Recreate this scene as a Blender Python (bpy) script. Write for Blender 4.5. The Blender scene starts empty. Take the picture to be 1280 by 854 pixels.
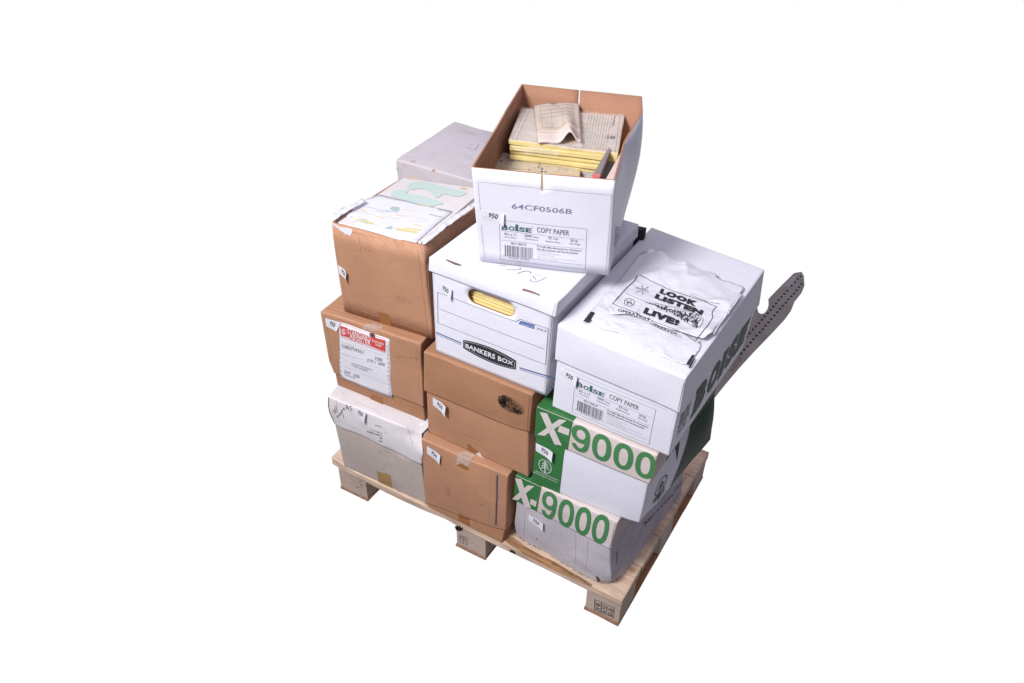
import bpy, bmesh, math, random
from mathutils import Vector, Matrix, noise
from mathutils.geometry import delaunay_2d_cdt
random.seed(7)
SC = bpy.context.scene
COL = SC.collection

# ------------------------------------------------------------------ camera
F_PX = 1037.92
CAM = Vector((1.31607, -1.22647, 1.85780))
PITCH, YAW, ROLL = 0.66862, -0.50067, 0.03750
SHX, SHY = 21.397, 23.913
fw = Vector((math.sin(YAW)*math.cos(PITCH), math.cos(YAW)*math.cos(PITCH), -math.sin(PITCH)))
r0 = Vector((math.cos(YAW), -math.sin(YAW), 0.0))
u0 = r0.cross(fw)
rt = r0*math.cos(ROLL) + u0*math.sin(ROLL)
up = -r0*math.sin(ROLL) + u0*math.cos(ROLL)
cd = bpy.data.cameras.new('camera')
cam = bpy.data.objects.new('camera', cd)
COL.objects.link(cam)
cam.matrix_world = Matrix((( rt.x, up.x, -fw.x, CAM.x), (rt.y, up.y, -fw.y, CAM.y), (rt.z, up.z, -fw.z, CAM.z), (0, 0, 0, 1)))
cd.sensor_width = 36.0
cd.lens = F_PX/1280*36.0
cd.shift_x = -SHX/1280
cd.shift_y = SHY/1280
cd.clip_start = 0.05
cd.clip_end = 200
SC.camera = cam

def proj(P):
    d = P - CAM
    z = d.dot(fw)
    return 640+SHX+F_PX*d.dot(rt)/z, 427+SHY-F_PX*d.dot(up)/z
def unproj(u, v, z):
    d = fw + rt*((u-640-SHX)/F_PX) - up*((v-427-SHY)/F_PX)
    return CAM + d*((z-CAM.z)/d.z)

# ------------------------------------------------------------------ objects
def tag(o, label=None, cat=None, group=None, kind=None):
    if label: o['label'] = label
    if cat: o['category'] = cat
    if group: o['group'] = group
    if kind: o['kind'] = kind
    return o
def thing(name, loc, label, cat, group=None):
    o = bpy.data.objects.new(name, None)
    o.empty_display_size = 0.05
    o.location = loc
    COL.objects.link(o)
    return tag(o, label, cat, group)
def wloc(o):
    v = Vector((0, 0, 0))
    while o is not None:
        v += o.location
        o = o.parent
    return v
def mesh_obj(name, verts, faces, mats, parent=None, midx=None, smooth=True, label=None):
    base = wloc(parent) if parent else Vector((0, 0, 0))
    me = bpy.data.meshes.new(name)
    me.from_pydata([tuple(Vector(v)-base) for v in verts], [], faces)
    if not isinstance(mats, (list, tuple)): mats = [mats]
    for m in mats: me.materials.append(m)
    if midx: me.polygons.foreach_set('material_index', midx)
    me.polygons.foreach_set('use_smooth', [smooth]*len(me.polygons))
    me.update()
    o = bpy.data.objects.new(name, me)
    COL.objects.link(o)
    if parent: o.parent = parent
    if label: o['label'] = label
    return o

# ------------------------------------------------------------------ materials
def nodes(name):
    m = bpy.data.materials.new(name)
    m.use_nodes = True
    nt = m.node_tree
    b = nt.nodes['Principled BSDF']
    return m, nt, b, nt.nodes, nt.links
def rgb(c): return (c[0], c[1], c[2], 1)
def ramp(N, p0, c0, p1, c1):
    r = N.new('ShaderNodeValToRGB')
    r.color_ramp.elements[0].position = p0; r.color_ramp.elements[0].color = rgb(c0)
    r.color_ramp.elements[1].position = p1; r.color_ramp.elements[1].color = rgb(c1)
    return r
def tc(N, L, scale=(1, 1, 1)):
    t = N.new('ShaderNodeTexCoord'); m = N.new('ShaderNodeMapping')
    m.inputs['Scale'].default_value = scale
    L.new(t.outputs['Object'], m.inputs['Vector'])
    return m.outputs['Vector']
def mixc(N, L, fac, a, b, mode='MIX'):
    m = N.new('ShaderNodeMix'); m.data_type = 'RGBA'; m.blend_type = mode
    for sock, v in ((m.inputs['Factor'], fac), (m.inputs['A'] if False else m.inputs[6], a), (m.inputs[7], b)):
        if hasattr(v, 'is_linked') or hasattr(v, 'links'): L.new(v, sock)
        elif isinstance(v, (int, float)): sock.default_value = v
        else: sock.default_value = rgb(v)
    return m.outputs[2]
def noise_tex(N, L, vec, scale, detail=4, rough=0.55, dist=0):
    n = N.new('ShaderNodeTexNoise')
    n.inputs['Scale'].default_value = scale; n.inputs['Detail'].default_value = detail
    n.inputs['Roughness'].default_value = rough; n.inputs['Distortion'].default_value = dist
    L.new(vec, n.inputs['Vector'])
    return n.outputs['Fac']
def board(name, base, blotch=0.10, fiber=0.10, flute=0.0, flute_dir='X', dirt=None, dirt_amt=0.0, rough=0.75, bump=0.15, speck=None, spec=0.3, flute_period=0.0065, wear=0.0, edge=0.0):
    m, nt, b, N, L = nodes(name)
    v = tc(N, L)
    lo = tuple(c*(1-blotch) for c in base); hi = tuple(min(1, c*(1+blotch*.8)) for c in base)
    r = ramp(N, .3, lo, .7, hi); L.new(noise_tex(N, L, v, 7, 5, .6), r.inputs['Fac'])
    col = r.outputs['Color']
    vf = tc(N, L, (1, 1, .35))
    f = noise_tex(N, L, vf, 420, 3, .7)
    r2 = ramp(N, .25, (1-fiber,)*3, .75, (1+0*fiber,)*3); L.new(f, r2.inputs['Fac'])
    col = mixc(N, L, 1.0, col, r2.outputs['Color'], 'MULTIPLY')
    hsrc = f
    if flute:
        w = N.new('ShaderNodeTexWave'); w.wave_type = 'BANDS'; w.bands_direction = flute_dir
        w.inputs['Scale'].default_value = 0.314/flute_period*1.0
        w.inputs['Distortion'].default_value = 1.2; w.inputs['Detail'].default_value = 3; w.inputs['Detail Scale'].default_value = 2
        L.new(v, w.inputs['Vector'])
        r3 = ramp(N, .2, (1-flute,)*3, .8, (1, 1, 1)); L.new(w.outputs['Fac'], r3.inputs['Fac'])
        col = mixc(N, L, 1.0, col, r3.outputs['Color'], 'MULTIPLY')
        ad = N.new('ShaderNodeMath'); ad.operation = 'MULTIPLY_ADD'; ad.inputs[1].default_value = 1.0 if flute > .08 else .25
        L.new(w.outputs['Fac'], ad.inputs[0]); L.new(f, ad.inputs[2]); hsrc = ad.outputs[0]
    if dirt:
        d = noise_tex(N, L, tc(N, L, (1, 1, 1.6)), 13, 8, .72, .6)
        r4 = ramp(N, .54, (0, 0, 0), .70, (1, 1, 1)); L.new(d, r4.inputs['Fac'])
        ml = N.new('ShaderNodeMath'); ml.operation = 'MULTIPLY'; ml.inputs[1].default_value = dirt_amt
        L.new(r4.outputs['Color'], ml.inputs[0])
        col = mixc(N, L, ml.outputs[0], col, dirt)
    if speck:
        s = noise_tex(N, L, v, 190, 2, .5)
        r5 = ramp(N, .69, (0, 0, 0), .73, (1, 1, 1)); L.new(s, r5.inputs['Fac'])
        ml = N.new('ShaderNodeMath'); ml.operation = 'MULTIPLY'; ml.inputs[1].default_value = .5
        L.new(r5.outputs['Color'], ml.inputs[0])
        col = mixc(N, L, ml.outputs[0], col, speck)
    if wear:
        for sc_, th_, tone, seed_ in (((.25, 1, 3.2), .63, 1.25, 0), ((3.0, 1, .22), .64, .74, 7)):
            mp_ = tc(N, L, sc_)
            s = noise_tex(N, L, mp_, 17+seed_, 6, .7, .9)
            r6 = ramp(N, th_, (0, 0, 0), th_+.05, (1, 1, 1)); L.new(s, r6.inputs['Fac'])
            ml = N.new('ShaderNodeMath'); ml.operation = 'MULTIPLY'; ml.inputs[1].default_value = wear
            L.new(r6.outputs['Color'], ml.inputs[0])
            col = mixc(N, L, ml.outputs[0], col, tuple(min(.85, c*tone) for c in base))
    if edge:
        ge = N.new('ShaderNodeNewGeometry')
        r7 = ramp(N, .515, (0, 0, 0), .56, (1, 1, 1)); L.new(ge.outputs['Pointiness'], r7.inputs['Fac'])
        s = noise_tex(N, L, v, 60, 4, .7)
        r8 = ramp(N, .35, (0, 0, 0), .6, (1, 1, 1)); L.new(s, r8.inputs['Fac'])
        ml = N.new('ShaderNodeMath'); ml.operation = 'MULTIPLY'; L.new(r7.outputs['Color'], ml.inputs[0]); L.new(r8.outputs['Color'], ml.inputs[1])
        m2_ = N.new('ShaderNodeMath'); m2_.operation = 'MULTIPLY'; m2_.inputs[1].default_value = edge; L.new(ml.outputs[0], m2_.inputs[0])
        col = mixc(N, L, m2_.outputs[0], col, tuple(min(.85, c*1.35+.05) for c in base))
    L.new(col, b.inputs['Base Color'])
    b.inputs['Roughness'].default_value = rough
    b.inputs['Specular IOR Level'].default_value = spec
    if bump:
        bn = N.new('ShaderNodeBump'); bn.inputs['Strength'].default_value = bump; bn.inputs['Distance'].default_value = .0006
        L.new(hsrc, bn.inputs['Height']); L.new(bn.outputs['Normal'], b.inputs['Normal'])
        if True:
            lo_n = noise_tex(N, L, v, 26, 4, .5)
            b2 = N.new('ShaderNodeBump'); b2.inputs['Strength'].default_value = .35; b2.inputs['Distance'].default_value = .003
            L.new(lo_n, b2.inputs['Height']); L.new(bn.outputs['Normal'], b2.inputs['Normal']); L.new(b2.outputs['Normal'], b.inputs['Normal'])
    return m
def ink(name, c, fade=0.15, rough=.6, patch=0.0):
    m, nt, b, N, L = nodes(name)
    v = tc(N, L)
    r = ramp(N, .3, c, .75, tuple(min(1, x*(1-fade)+fade*.55) for x in c)); L.new(noise_tex(N, L, v, 160, 4, .7), r.inputs['Fac'])
    L.new(r.outputs['Color'], b.inputs['Base Color'])
    b.inputs['Roughness'].default_value = rough
    b.inputs['Specular IOR Level'].default_value = .3
    if patch:
        a = noise_tex(N, L, v, 75, 5, .75)
        r2 = ramp(N, patch-.05, (0, 0, 0), patch+.07, (1, 1, 1)); L.new(a, r2.inputs['Fac']); L.new(r2.outputs['Color'], b.inputs['Alpha'])
    return m
def wood(name, base, dark, axis='X', scale=1.0):
    m, nt, b, N, L = nodes(name)
    sc = {'X': (1.2, 14, 14), 'Y': (14, 1.2, 14), 'Z': (14, 14, 1.2)}[axis]
    v = tc(N, L, sc)
    n1 = noise_tex(N, L, v, 5*scale, 6, .6, 1.2)
    r = ramp(N, .33, dark, .62, base); L.new(n1, r.inputs['Fac'])
    n2 = noise_tex(N, L, tc(N, L), 9, 5, .6)
    r2 = ramp(N, .35, (.72, .70, .68), .7, (1.08, 1.05, 1.0)); L.new(n2, r2.inputs['Fac'])
    col = mixc(N, L, 1.0, r.outputs['Color'], r2.outputs['Color'], 'MULTIPLY')
    vo = N.new('ShaderNodeTexVoronoi'); vo.inputs['Scale'].default_value = 9; L.new(tc(N, L), vo.inputs['Vector'])
    r3 = ramp(N, .05, (1, 1, 1), .13, (0, 0, 0)); L.new(vo.outputs['Distance'], r3.inputs['Fac'])
    ml = N.new('ShaderNodeMath'); ml.operation = 'MULTIPLY'; ml.inputs[1].default_value = .65
    L.new(r3.outputs['Color'], ml.inputs[0])
    col = mixc(N, L, ml.outputs[0], col, (.24, .11, .05))
    L.new(col, b.inputs['Base Color']); b.inputs['Roughness'].default_value = .8
    b.inputs['Specular IOR Level'].default_value = .2
    bn = N.new('ShaderNodeBump'); bn.inputs['Strength'].default_value = .5; bn.inputs['Distance'].default_value = .0015
    L.new(n1, bn.inputs['Height']); L.new(bn.outputs['Normal'], b.inputs['Normal'])
    return m

WH = 0.72
M = {}
M['kraft'] = board('kraft_board', (.455, .238, .138), .10, .12, .03, 'X', speck=(.20, .10, .05), dirt=(.33, .17, .095), dirt_amt=.5, wear=.30, edge=.35)
M['kraft2'] = board('kraft_board_plain', (.385, .195, .105), .09, .14, .025, 'X', speck=(.20, .10, .05), dirt=(.29, .15, .08), dirt_amt=.55, wear=.35, edge=.35)
M['kraft_in'] = board('kraft_inside', (.46, .235, .145), .08, .12, .13, 'Z', bump=.3, flute_period=.005)
M['kraft_dk'] = board('kraft_worn_edge', (.12, .065, .04), .2, .2)
M['white'] = board('white_coated_board', (WH, WH, WH*1.09), .025, .03, 0, 'X', dirt=(.56, .53, .52), dirt_amt=.22, rough=.5, bump=.08)
M['white_lid'] = board('white_lid_board', (WH*1.01, WH*1.01, WH*1.10), .025, .03, 0, 'X', dirt=(.57, .54, .54), dirt_amt=.2, rough=.5, bump=.08)
M['worn'] = board('worn_white_board', (.70, .665, .675), .08, .10, .03, 'X', dirt=(.42, .37, .35), dirt_amt=.75, bump=.4, wear=.4, edge=.3)
M['worn_wr'] = board('dusty_white_board', (.66, .62, .645), .07, .10, .03, 'X', dirt=(.50, .42, .41), dirt_amt=.6, bump=.35, wear=.3)
M['worn_body'] = board('grey_fluted_board', (.50, .43, .385), .10, .12, .10, 'X', dirt=(.30, .25, .21), dirt_amt=.8, wear=.4, bump=.5, flute_period=.0075)
M['worn_x'] = board('scuffed_white_board', (.52, .49, .52), .12, .10, .05, 'X', dirt=(.36, .32, .31), dirt_amt=.8, wear=.5, edge=.3, bump=.4, flute_period=.009)
M['cream'] = board('cream_board', (.64, .56, .53), .05, .06, .02, 'X', dirt=(.5, .42, .38), dirt_amt=.6, bump=.12, wear=.3)
M['green'] = board('green_printed_board', (.038, .175, .050), .10, .10, .03, 'X', dirt=(.10, .26, .12), dirt_amt=.5, wear=.35, rough=.55, bump=.12)
M['green_ink'] = ink('green_ink', (.042, .20, .062), .08)
M['green_shaded'] = ink('shaded_green_ink', (.007, .036, .013), .03)  # the green print again, darkened to carry the shade of the right side
M['cream_ink'] = ink('cream_ink', (.62, .55, .53), .05)
M['white_ink'] = ink('white_ink', (.68, .67, .70), .04)
M['teal_shaded'] = ink('shaded_teal_ink', (.006, .028, .034), .04)  # teal ink with the side wall's shade put into its colour
M['teal'] = ink('teal_ink', (.02, .10, .10), .12)
M['black'] = ink('black_ink', (.012, .012, .016), .05)
M['grey'] = ink('grey_ink', (.16, .16, .18), .15)
M['lgrey'] = ink('pale_grey_ink', (.34, .34, .38), .1)
M['navy'] = ink('navy_ink', (.02, .06, .20), .08)
M['blue'] = ink('blue_ink', (.03, .10, .36), .08)
M['violet'] = ink('violet_stamp_ink', (.16, .15, .27), .3, patch=.40)
M['red'] = ink('red_ink', (.58, .045, .03), .10)
M['salmon'] = ink('salmon_ink', (.62, .38, .36), .1)
M['brickred'] = ink('dark_red_ink', (.16, .01, .03), .1)
M['pgreen'] = ink('pale_green_ink', (.50, .625, .57), .1)
M['pgreen2'] = ink('soft_green_ink', (.36, .48, .44), .15)
M['pyellow'] = ink('pale_yellow_ink', (.66, .56, .22), .1)
M['porange'] = ink('pale_orange_ink', (.72, .52, .25), .1)
def soft(name, c, lo, hi, amt):
    m, nt, b, N, L = nodes(name)
    b.inputs['Base Color'].default_value = rgb(c); b.inputs['Roughness'].default_value = .8; b.inputs['Specular IOR Level'].default_value = .1
    r = ramp(N, lo, (0, 0, 0), hi, (amt, amt, amt)); L.new(noise_tex(N, L, tc(N, L, (1.6, 1, .8)), 150, 5, .75), r.inputs['Fac']); L.new(r.outputs['Color'], b.inputs['Alpha'])
    return m
M['stain'] = soft('grey_brown_stain', (.20, .15, .12), .42, .70, .40)
M['stain2'] = soft('dark_scuff', (.10, .06, .04), .50, .72, .55)
M['smudge'] = soft('charcoal_smudge', (.025, .018, .015), .36, .66, .42)
M['smudge2'] = soft('charcoal_core', (.012, .010, .010), .34, .60, .75)
M['paper'] = board('label_paper', (.70, .70, .74), .02, .02, 0, 'X', bump=.05, rough=.6)
M['form'] = board('form_paper', (.70, .665, .66), .04, .04, 0, 'X', bump=.08, rough=.6)
M['pedge'] = board('stacked_sheet_edges', (.60, .58, .56), .05, .05, .35, 'Z', bump=.6, flute_period=.003)
M['yedge'] = board('yellow_sheet_edges', (.88, .72, .30), .12, .05, .12, 'Z', bump=.3, flute_period=.009)
M['buff'] = board('buff_paper', (.62, .52, .43), .14, .06, 0, 'X', dirt=(.44, .31, .21), dirt_amt=.35, bump=.1)
M['buff2'] = board('tan_paper', (.60, .49, .33), .12, .06, 0, 'X', bump=.1)
M['wrap'] = board('film_wrapped_forms', (.66, .57, .48), .20, .05, 0, 'X', dirt=(.60, .40, .26), dirt_amt=.5, bump=.1)
for k in ('wrap', 'buff2', 'buff', 'yedge'):
    bs = M[k].node_tree.nodes['Principled BSDF']; bs.inputs['Coat Weight'].default_value = .7 if k != 'buff' else .35; bs.inputs['Coat Roughness'].default_value = .12
    N_, L_ = M[k].node_tree.nodes, M[k].node_tree.links
    nn = noise_tex(N_, L_, tc(N_, L_, (1, 2.2, 1)), 45, 5, .6, 1.5)
    bb = N_.new('ShaderNodeBump'); bb.inputs['Strength'].default_value = .9; bb.inputs['Distance'].default_value = .006
    L_.new(nn, bb.inputs['Height']); L_.new(bb.outputs['Normal'], bs.inputs['Coat Normal'])
M['pinkpaper'] = board('pink_white_paper', (.72, .60, .55), .05, .04, 0, 'X', bump=.1)
M['bookgrey'] = board('grey_book_cover', (.26, .235, .23), .08, .06, 0, 'X', bump=.1)
M['bookdark'] = board('dark_book_cover', (.16, .14, .145), .08, .06, 0, 'X', bump=.1)
M['pink'] = ink('coral_tape', (.75, .16, .17), .05)
M['tape'] = board('brown_paper_tape', (.30, .125, .04), .12, .1, 0, 'X', bump=.1, rough=.4)
M['tape_old'] = board('amber_old_tape', (.40, .255, .10), .25, .15, .2, 'X', bump=.3, rough=.5)
m, nt, b, N, L = nodes('clear_tape')
b.inputs['Base Color'].default_value = (.75, .70, .66, 1); b.inputs['Roughness'].default_value = .25
v = tc(N, L); r = ramp(N, .35, (.12, .12, .12), .7, (.62, .62, .62)); L.new(noise_tex(N, L, v, 60, 5, .7, 2), r.inputs['Fac']); L.new(r.outputs['Color'], b.inputs['Alpha'])
M['clear'] = m
m, nt, b, N, L = nodes('white_plastic_film')
b.inputs['Base Color'].default_value = (.70, .70, .75, 1); b.inputs['Roughness'].default_value = .16; b.inputs['Coat Weight'].default_value = .5
b.inputs['Specular IOR Level'].default_value = .5
v = tc(N, L); bn = N.new('ShaderNodeBump'); bn.inputs['Strength'].default_value = .7; bn.inputs['Distance'].default_value = .006
L.new(noise_tex(N, L, tc(N, L, (1, 1.6, 1)), 13, 3, .45, 1.6), bn.inputs['Height']); L.new(bn.outputs['Normal'], b.inputs['Normal'])
M['film'] = m
m, nt, b, N, L = nodes('loose_clear_film')
b.inputs['Base Color'].default_value = (.9, .9, .92, 1); b.inputs['Roughness'].default_value = .1; b.inputs['Alpha'].default_value = .09
bn = N.new('ShaderNodeBump'); bn.inputs['Strength'].default_value = .8; bn.inputs['Distance'].default_value = .003
L.new(noise_tex(N, L, tc(N, L), 50, 4, .6, 2), bn.inputs['Height']); L.new(bn.outputs['Normal'], b.inputs['Normal'])
M['cling'] = m
M['wood'] = wood('pine_board', (.74, .585, .46), (.55, .39, .28), 'X')
M['woody'] = wood('pine_board_lengthwise', (.56, .40, .285), (.36, .225, .14), 'Y')
M['block'] = board('pressed_wood_block', (.57, .46, .37), .16, .35, 0, 'X', dirt=(.27, .20, .15), dirt_amt=.6, bump=1.0, speck=(.14, .08, .05))
M['runner'] = wood('reddish_board', (.40, .22, .13), (.24, .12, .06), 'Y')
m, nt, b, N, L = nodes('perforated_steel')
v = tc(N, L); r = ramp(N, .3, (.20, .178, .165), .75, (.31, .285, .27)); L.new(noise_tex(N, L, v, 9, 6, .6), r.inputs['Fac'])
L.new(r.outputs['Color'], b.inputs['Base Color']); b.inputs['Roughness'].default_value = .55; b.inputs['Metallic'].default_value = .15
M['steel'] = m
M['fray'] = ink('frayed_board', (.40, .34, .30), .25, patch=.42)
M['hole'] = ink('hole_dark', (.006, .005, .005), 0)
M['rust'] = ink('rust_patch', (.20, .13, .095), .3, patch=.45)

# ------------------------------------------------------------------ shapes
def nvec(p):
    return Vector((noise.noise(p), noise.noise(p+Vector((31.7, 11.3, 5.9))), noise.noise(p+Vector((-17.1, 43.9, 23.3)))))
def lerp(a, b, t): return a+(b-a)*t
class Hex:
    """six-sided carton shape from its eight corners; walls may bulge, sag and ripple"""
    def __init__(s, bot, top, bulge=(0, 0, 0), rip=.0006, dents=(), seed=0):
        s.b = [Vector(p) for p in bot]; s.t = [Vector(p) for p in top]   # order FL FR BR BL
        s.bulge = bulge; s.rip = rip; s.dents = dents; s.seed = seed
        s.c = sum(s.b+s.t, Vector())/8
        s.X = ((s.b[1]-s.b[0]).length+(s.t[1]-s.t[0]).length)/2
        s.Y = (s.t[2]-s.t[1]).length
        s.Z = (s.t[1]-s.b[1]).length
        s.ex = (s.t[1]-s.t[0]).normalized(); s.ey = (s.t[3]-s.t[0]).normalized(); s.ez = Vector((0, 0, 1))
    def ev(s, a, b, c):
        lo = lerp(lerp(s.b[0], s.b[1], a), lerp(s.b[3], s.b[2], a), b)
        hi = lerp(lerp(s.t[0], s.t[1], a), lerp(s.t[3], s.t[2], a), b)
        P = lerp(lo, hi, c)
        q = lambda x: 4*x*(1-x)
        bx, by, bz = s.bulge
        P = P + s.ex*((2*a-1)*bx*q(b)*q(c)) + s.ey*((2*b-1)*by*q(a)*q(c)) + s.ez*((2*c-1)*bz*q(a)*q(b))
        if s.rip:
            n = nvec(P*6+Vector((s.seed*3.1, s.seed*1.7, 0)))
            n2 = nvec(P*17+Vector((s.seed*2.1, 5, s.seed)))
            P = P + (n*1.0+n2*.45)*s.rip
        for (p, rad, d) in s.dents:
            w = math.exp(-(((a-p[0])*s.X)**2+((b-p[1])*s.Y)**2+((c-p[2])*s.Z)**2)/(rad*rad))
            P = P + Vector(d)*w
        return P
    def bp(s, L, e, n):
        k = [0, e/L, 2.4*e/L]
        return k+[lerp(2.4*e/L, 1-2.4*e/L, i/n) for i in range(1, n)]+[1-2.4*e/L, 1-e/L, 1]
def box_mesh(h, e=.003, n=12, skip=(), lip=0.0):
    A, B, C = h.bp(h.X, e, n), h.bp(h.Y, e, n), h.bp(h.Z, e, max(4, n//2))
    idx, V, Fc = {}, [], []
    L = (h.X, h.Y, h.Z)
    def vid(p):
        k = tuple(round(x, 6) for x in p)
        if k not in idx:
            q = list(p); ext = [i for i in range(3) if p[i] in (0, 1)]
            if len(ext) >= 2 and not ('D' in skip and p[2] == 0 and len(ext) == 2):
                for i in ext:
                    if 'D' in skip and i == 2 and p[2] == 0: continue
                    q[i] += (.3*e/L[i])*(1 if p[i] == 0 else -1)
            idx[k] = len(V); V.append(h.ev(*q))
        return idx[k]
    def grid(U, W, f, flip):
        for i in range(len(U)-1):
            for j in range(len(W)-1):
                q = [vid(f(U[i], W[j])), vid(f(U[i+1], W[j])), vid(f(U[i+1], W[j+1])), vid(f(U[i], W[j+1]))]
                Fc.append(q[::-1] if flip else q)
    grid(A, C, lambda x, y: (x, 0, y), False)
    grid(A, C, lambda x, y: (x, 1, y), True)
    grid(B, C, lambda x, y: (1, x, y), False)
    grid(B, C, lambda x, y: (0, x, y), True)
    grid(A, B, lambda x, y: (x, y, 1), False)
    if 'D' not in skip: grid(A, B, lambda x, y: (x, y, 0), True)
    elif lip:
        ring = [(a, 0) for a in A]+[(1, b) for b in B[1:]]+[(a, 1) for a in A[::-1][1:]]+[(0, b) for b in B[::-1][1:-1]]
        cl = lambda x, w: min(max(x, lip/w), 1-lip/w)
        r1, r2, r3 = [], [], []
        for a, b in ring:
            r1.append(vid((a, b, 0)))
            r2.append(len(V)); V.append(h.ev(cl(a, h.X), cl(b, h.Y), 0))
            r3.append(len(V)); V.append(h.ev(cl(a, h.X), cl(b, h.Y), .45))
        n_ = len(ring)
        for i in range(n_):
            j = (i+1) % n_
            Fc.append([r1[j], r1[i], r2[i], r2[j]]); Fc.append([r2[j], r2[i], r3[i], r3[j]])
    return V, Fc
def open_mesh(h, th=.004, n=10, notches=(), nc=6, floor=True):
    """hollow open-top carton. notches: (wall, s0, s1, c0) cut from c0 to the rim"""
    e = .004
    A, B = h.bp(h.X, e, n), h.bp(h.Y, e, n)
    C = [i/nc for i in range(nc+1)]
    for w, s0, s1, c0 in notches:
        (A if w in 'FB' else B).extend([s0, s1]); C.append(c0)
    A, B, C = sorted(set(A)), sorted(set(B)), sorted(set(C))
    ring = [('F', a, 0) for a in A]+[('R', 1, b) for b in B[1:]]+[('B', a, 1) for a in A[::-1][1:]]+[('L', 0, b) for b in B[::-1][1:-1]]
    cl = lambda x, w: min(max(x, th/w), 1-th/w)
    V, Fc, MI = [], [], []
    no = len(ring)
    O = [[0]*len(C) for _ in ring]; I = [[0]*len(C) for _ in ring]
    for i, (w, a, b) in enumerate(ring):
        for j, c in enumerate(C):
            a2, b2 = a, b
            if a in (0, 1) and b in (0, 1):
                a2 += (.3*e/h.X)*(1 if a == 0 else -1); b2 += (.3*e/h.Y)*(1 if b == 0 else -1)
            O[i][j] = len(V); V.append(h.ev(a2, b2, c))
            I[i][j] = len(V); V.append(h.ev(cl(a, h.X), cl(b, h.Y), max(c, th/h.Z)))
    def cut(i, j):
        p, q = ring[i], ring[(i+1) % no]
        cm = (C[j]+C[j+1])/2
        for w, s0, s1, c0 in notches:
            if w in 'FB':
                if p[2] == q[2] == (0 if w == 'F' else 1) and s0 < (p[1]+q[1])/2 < s1 and cm > c0: return True
        return False
    for i in range(no):
        k = (i+1) % no
        for j in range(len(C)-1):
            if cut(i, j): continue
            Fc.append([O[i][j], O[k][j], O[k][j+1], O[i][j+1]]); MI.append(0)
            Fc.append([I[k][j], I[i][j], I[i][j+1], I[k][j+1]]); MI.append(1)
            if j == len(C)-2 or cut(i, j+1): Fc.append([O[i][j+1], O[k][j+1], I[k][j+1], I[i][j+1]]); MI.append(1)
            if cut(k, j): Fc.append([O[k][j], I[k][j], I[k][j+1], O[k][j+1]]); MI.append(1)
            if cut((i-1) % no, j): Fc.append([I[i][j], O[i][j], O[i][j+1], I[i][j+1]]); MI.append(1)
    if floor:
        Fc.append([O[i][0] for i in range(no)][::-1]); MI.append(0)
        Fc.append([I[i][0] for i in range(no)]); MI.append(1)
    return V, Fc, MI

class Surf:
    """a wall or top one can write on: st in 0..1, offset outwards in metres"""
    def __init__(s, f, W, H, center=None, inv0=(.5, .5)):
        s.f = f; s.W = W; s.H = H; s.c = center; s.inv0 = inv0
    def pt(s, u, v, off=0):
        P = s.f(u, v)
        if off:
            d = .004
            n = (s.f(u+d, v)-s.f(u-d, v)).cross(s.f(u, v+d)-s.f(u, v-d)).normalized()
            if s.c is not None and n.dot(P-s.c) < 0: n = -n
            P = P+n*off
        return P
    def st(s, px):
        u, v = s.inv0
        for _ in range(14):
            x, y = proj(s.f(u, v)); ex, ey = px[0]-x, px[1]-y
            if abs(ex)+abs(ey) < 1e-3: break
            d = 1e-3
            xa, ya = proj(s.f(u+d, v)); xb, yb = proj(s.f(u, v+d))
            a, c, b_, d_ = (xa-x)/d, (ya-y)/d, (xb-x)/d, (yb-y)/d
            det = a*d_-b_*c
            du, dv = (ex*d_-b_*ey)/det, (a*ey-c*ex)/det
            k = max(1.0, abs(du)/.6, abs(dv)/.6)
            u += du/k; v += dv/k
        if abs(ex)+abs(ey) > .5: print('NOCONV', px, u, v)
        return Vector((u, v))
def face(h, k):
    if k == 'F': return Surf(lambda s, t: h.ev(s, 0, t), h.X, h.Z, h.c)
    if k == 'R': return Surf(lambda s, t: h.ev(1, s, t), h.Y, h.Z, h.c)
    if k == 'T': return Surf(lambda s, t: h.ev(s, t, 1), h.X, h.Y, h.c)
    if k == 'B': return Surf(lambda s, t: h.ev(s, 1, t), h.X, h.Z, h.c)

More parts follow.
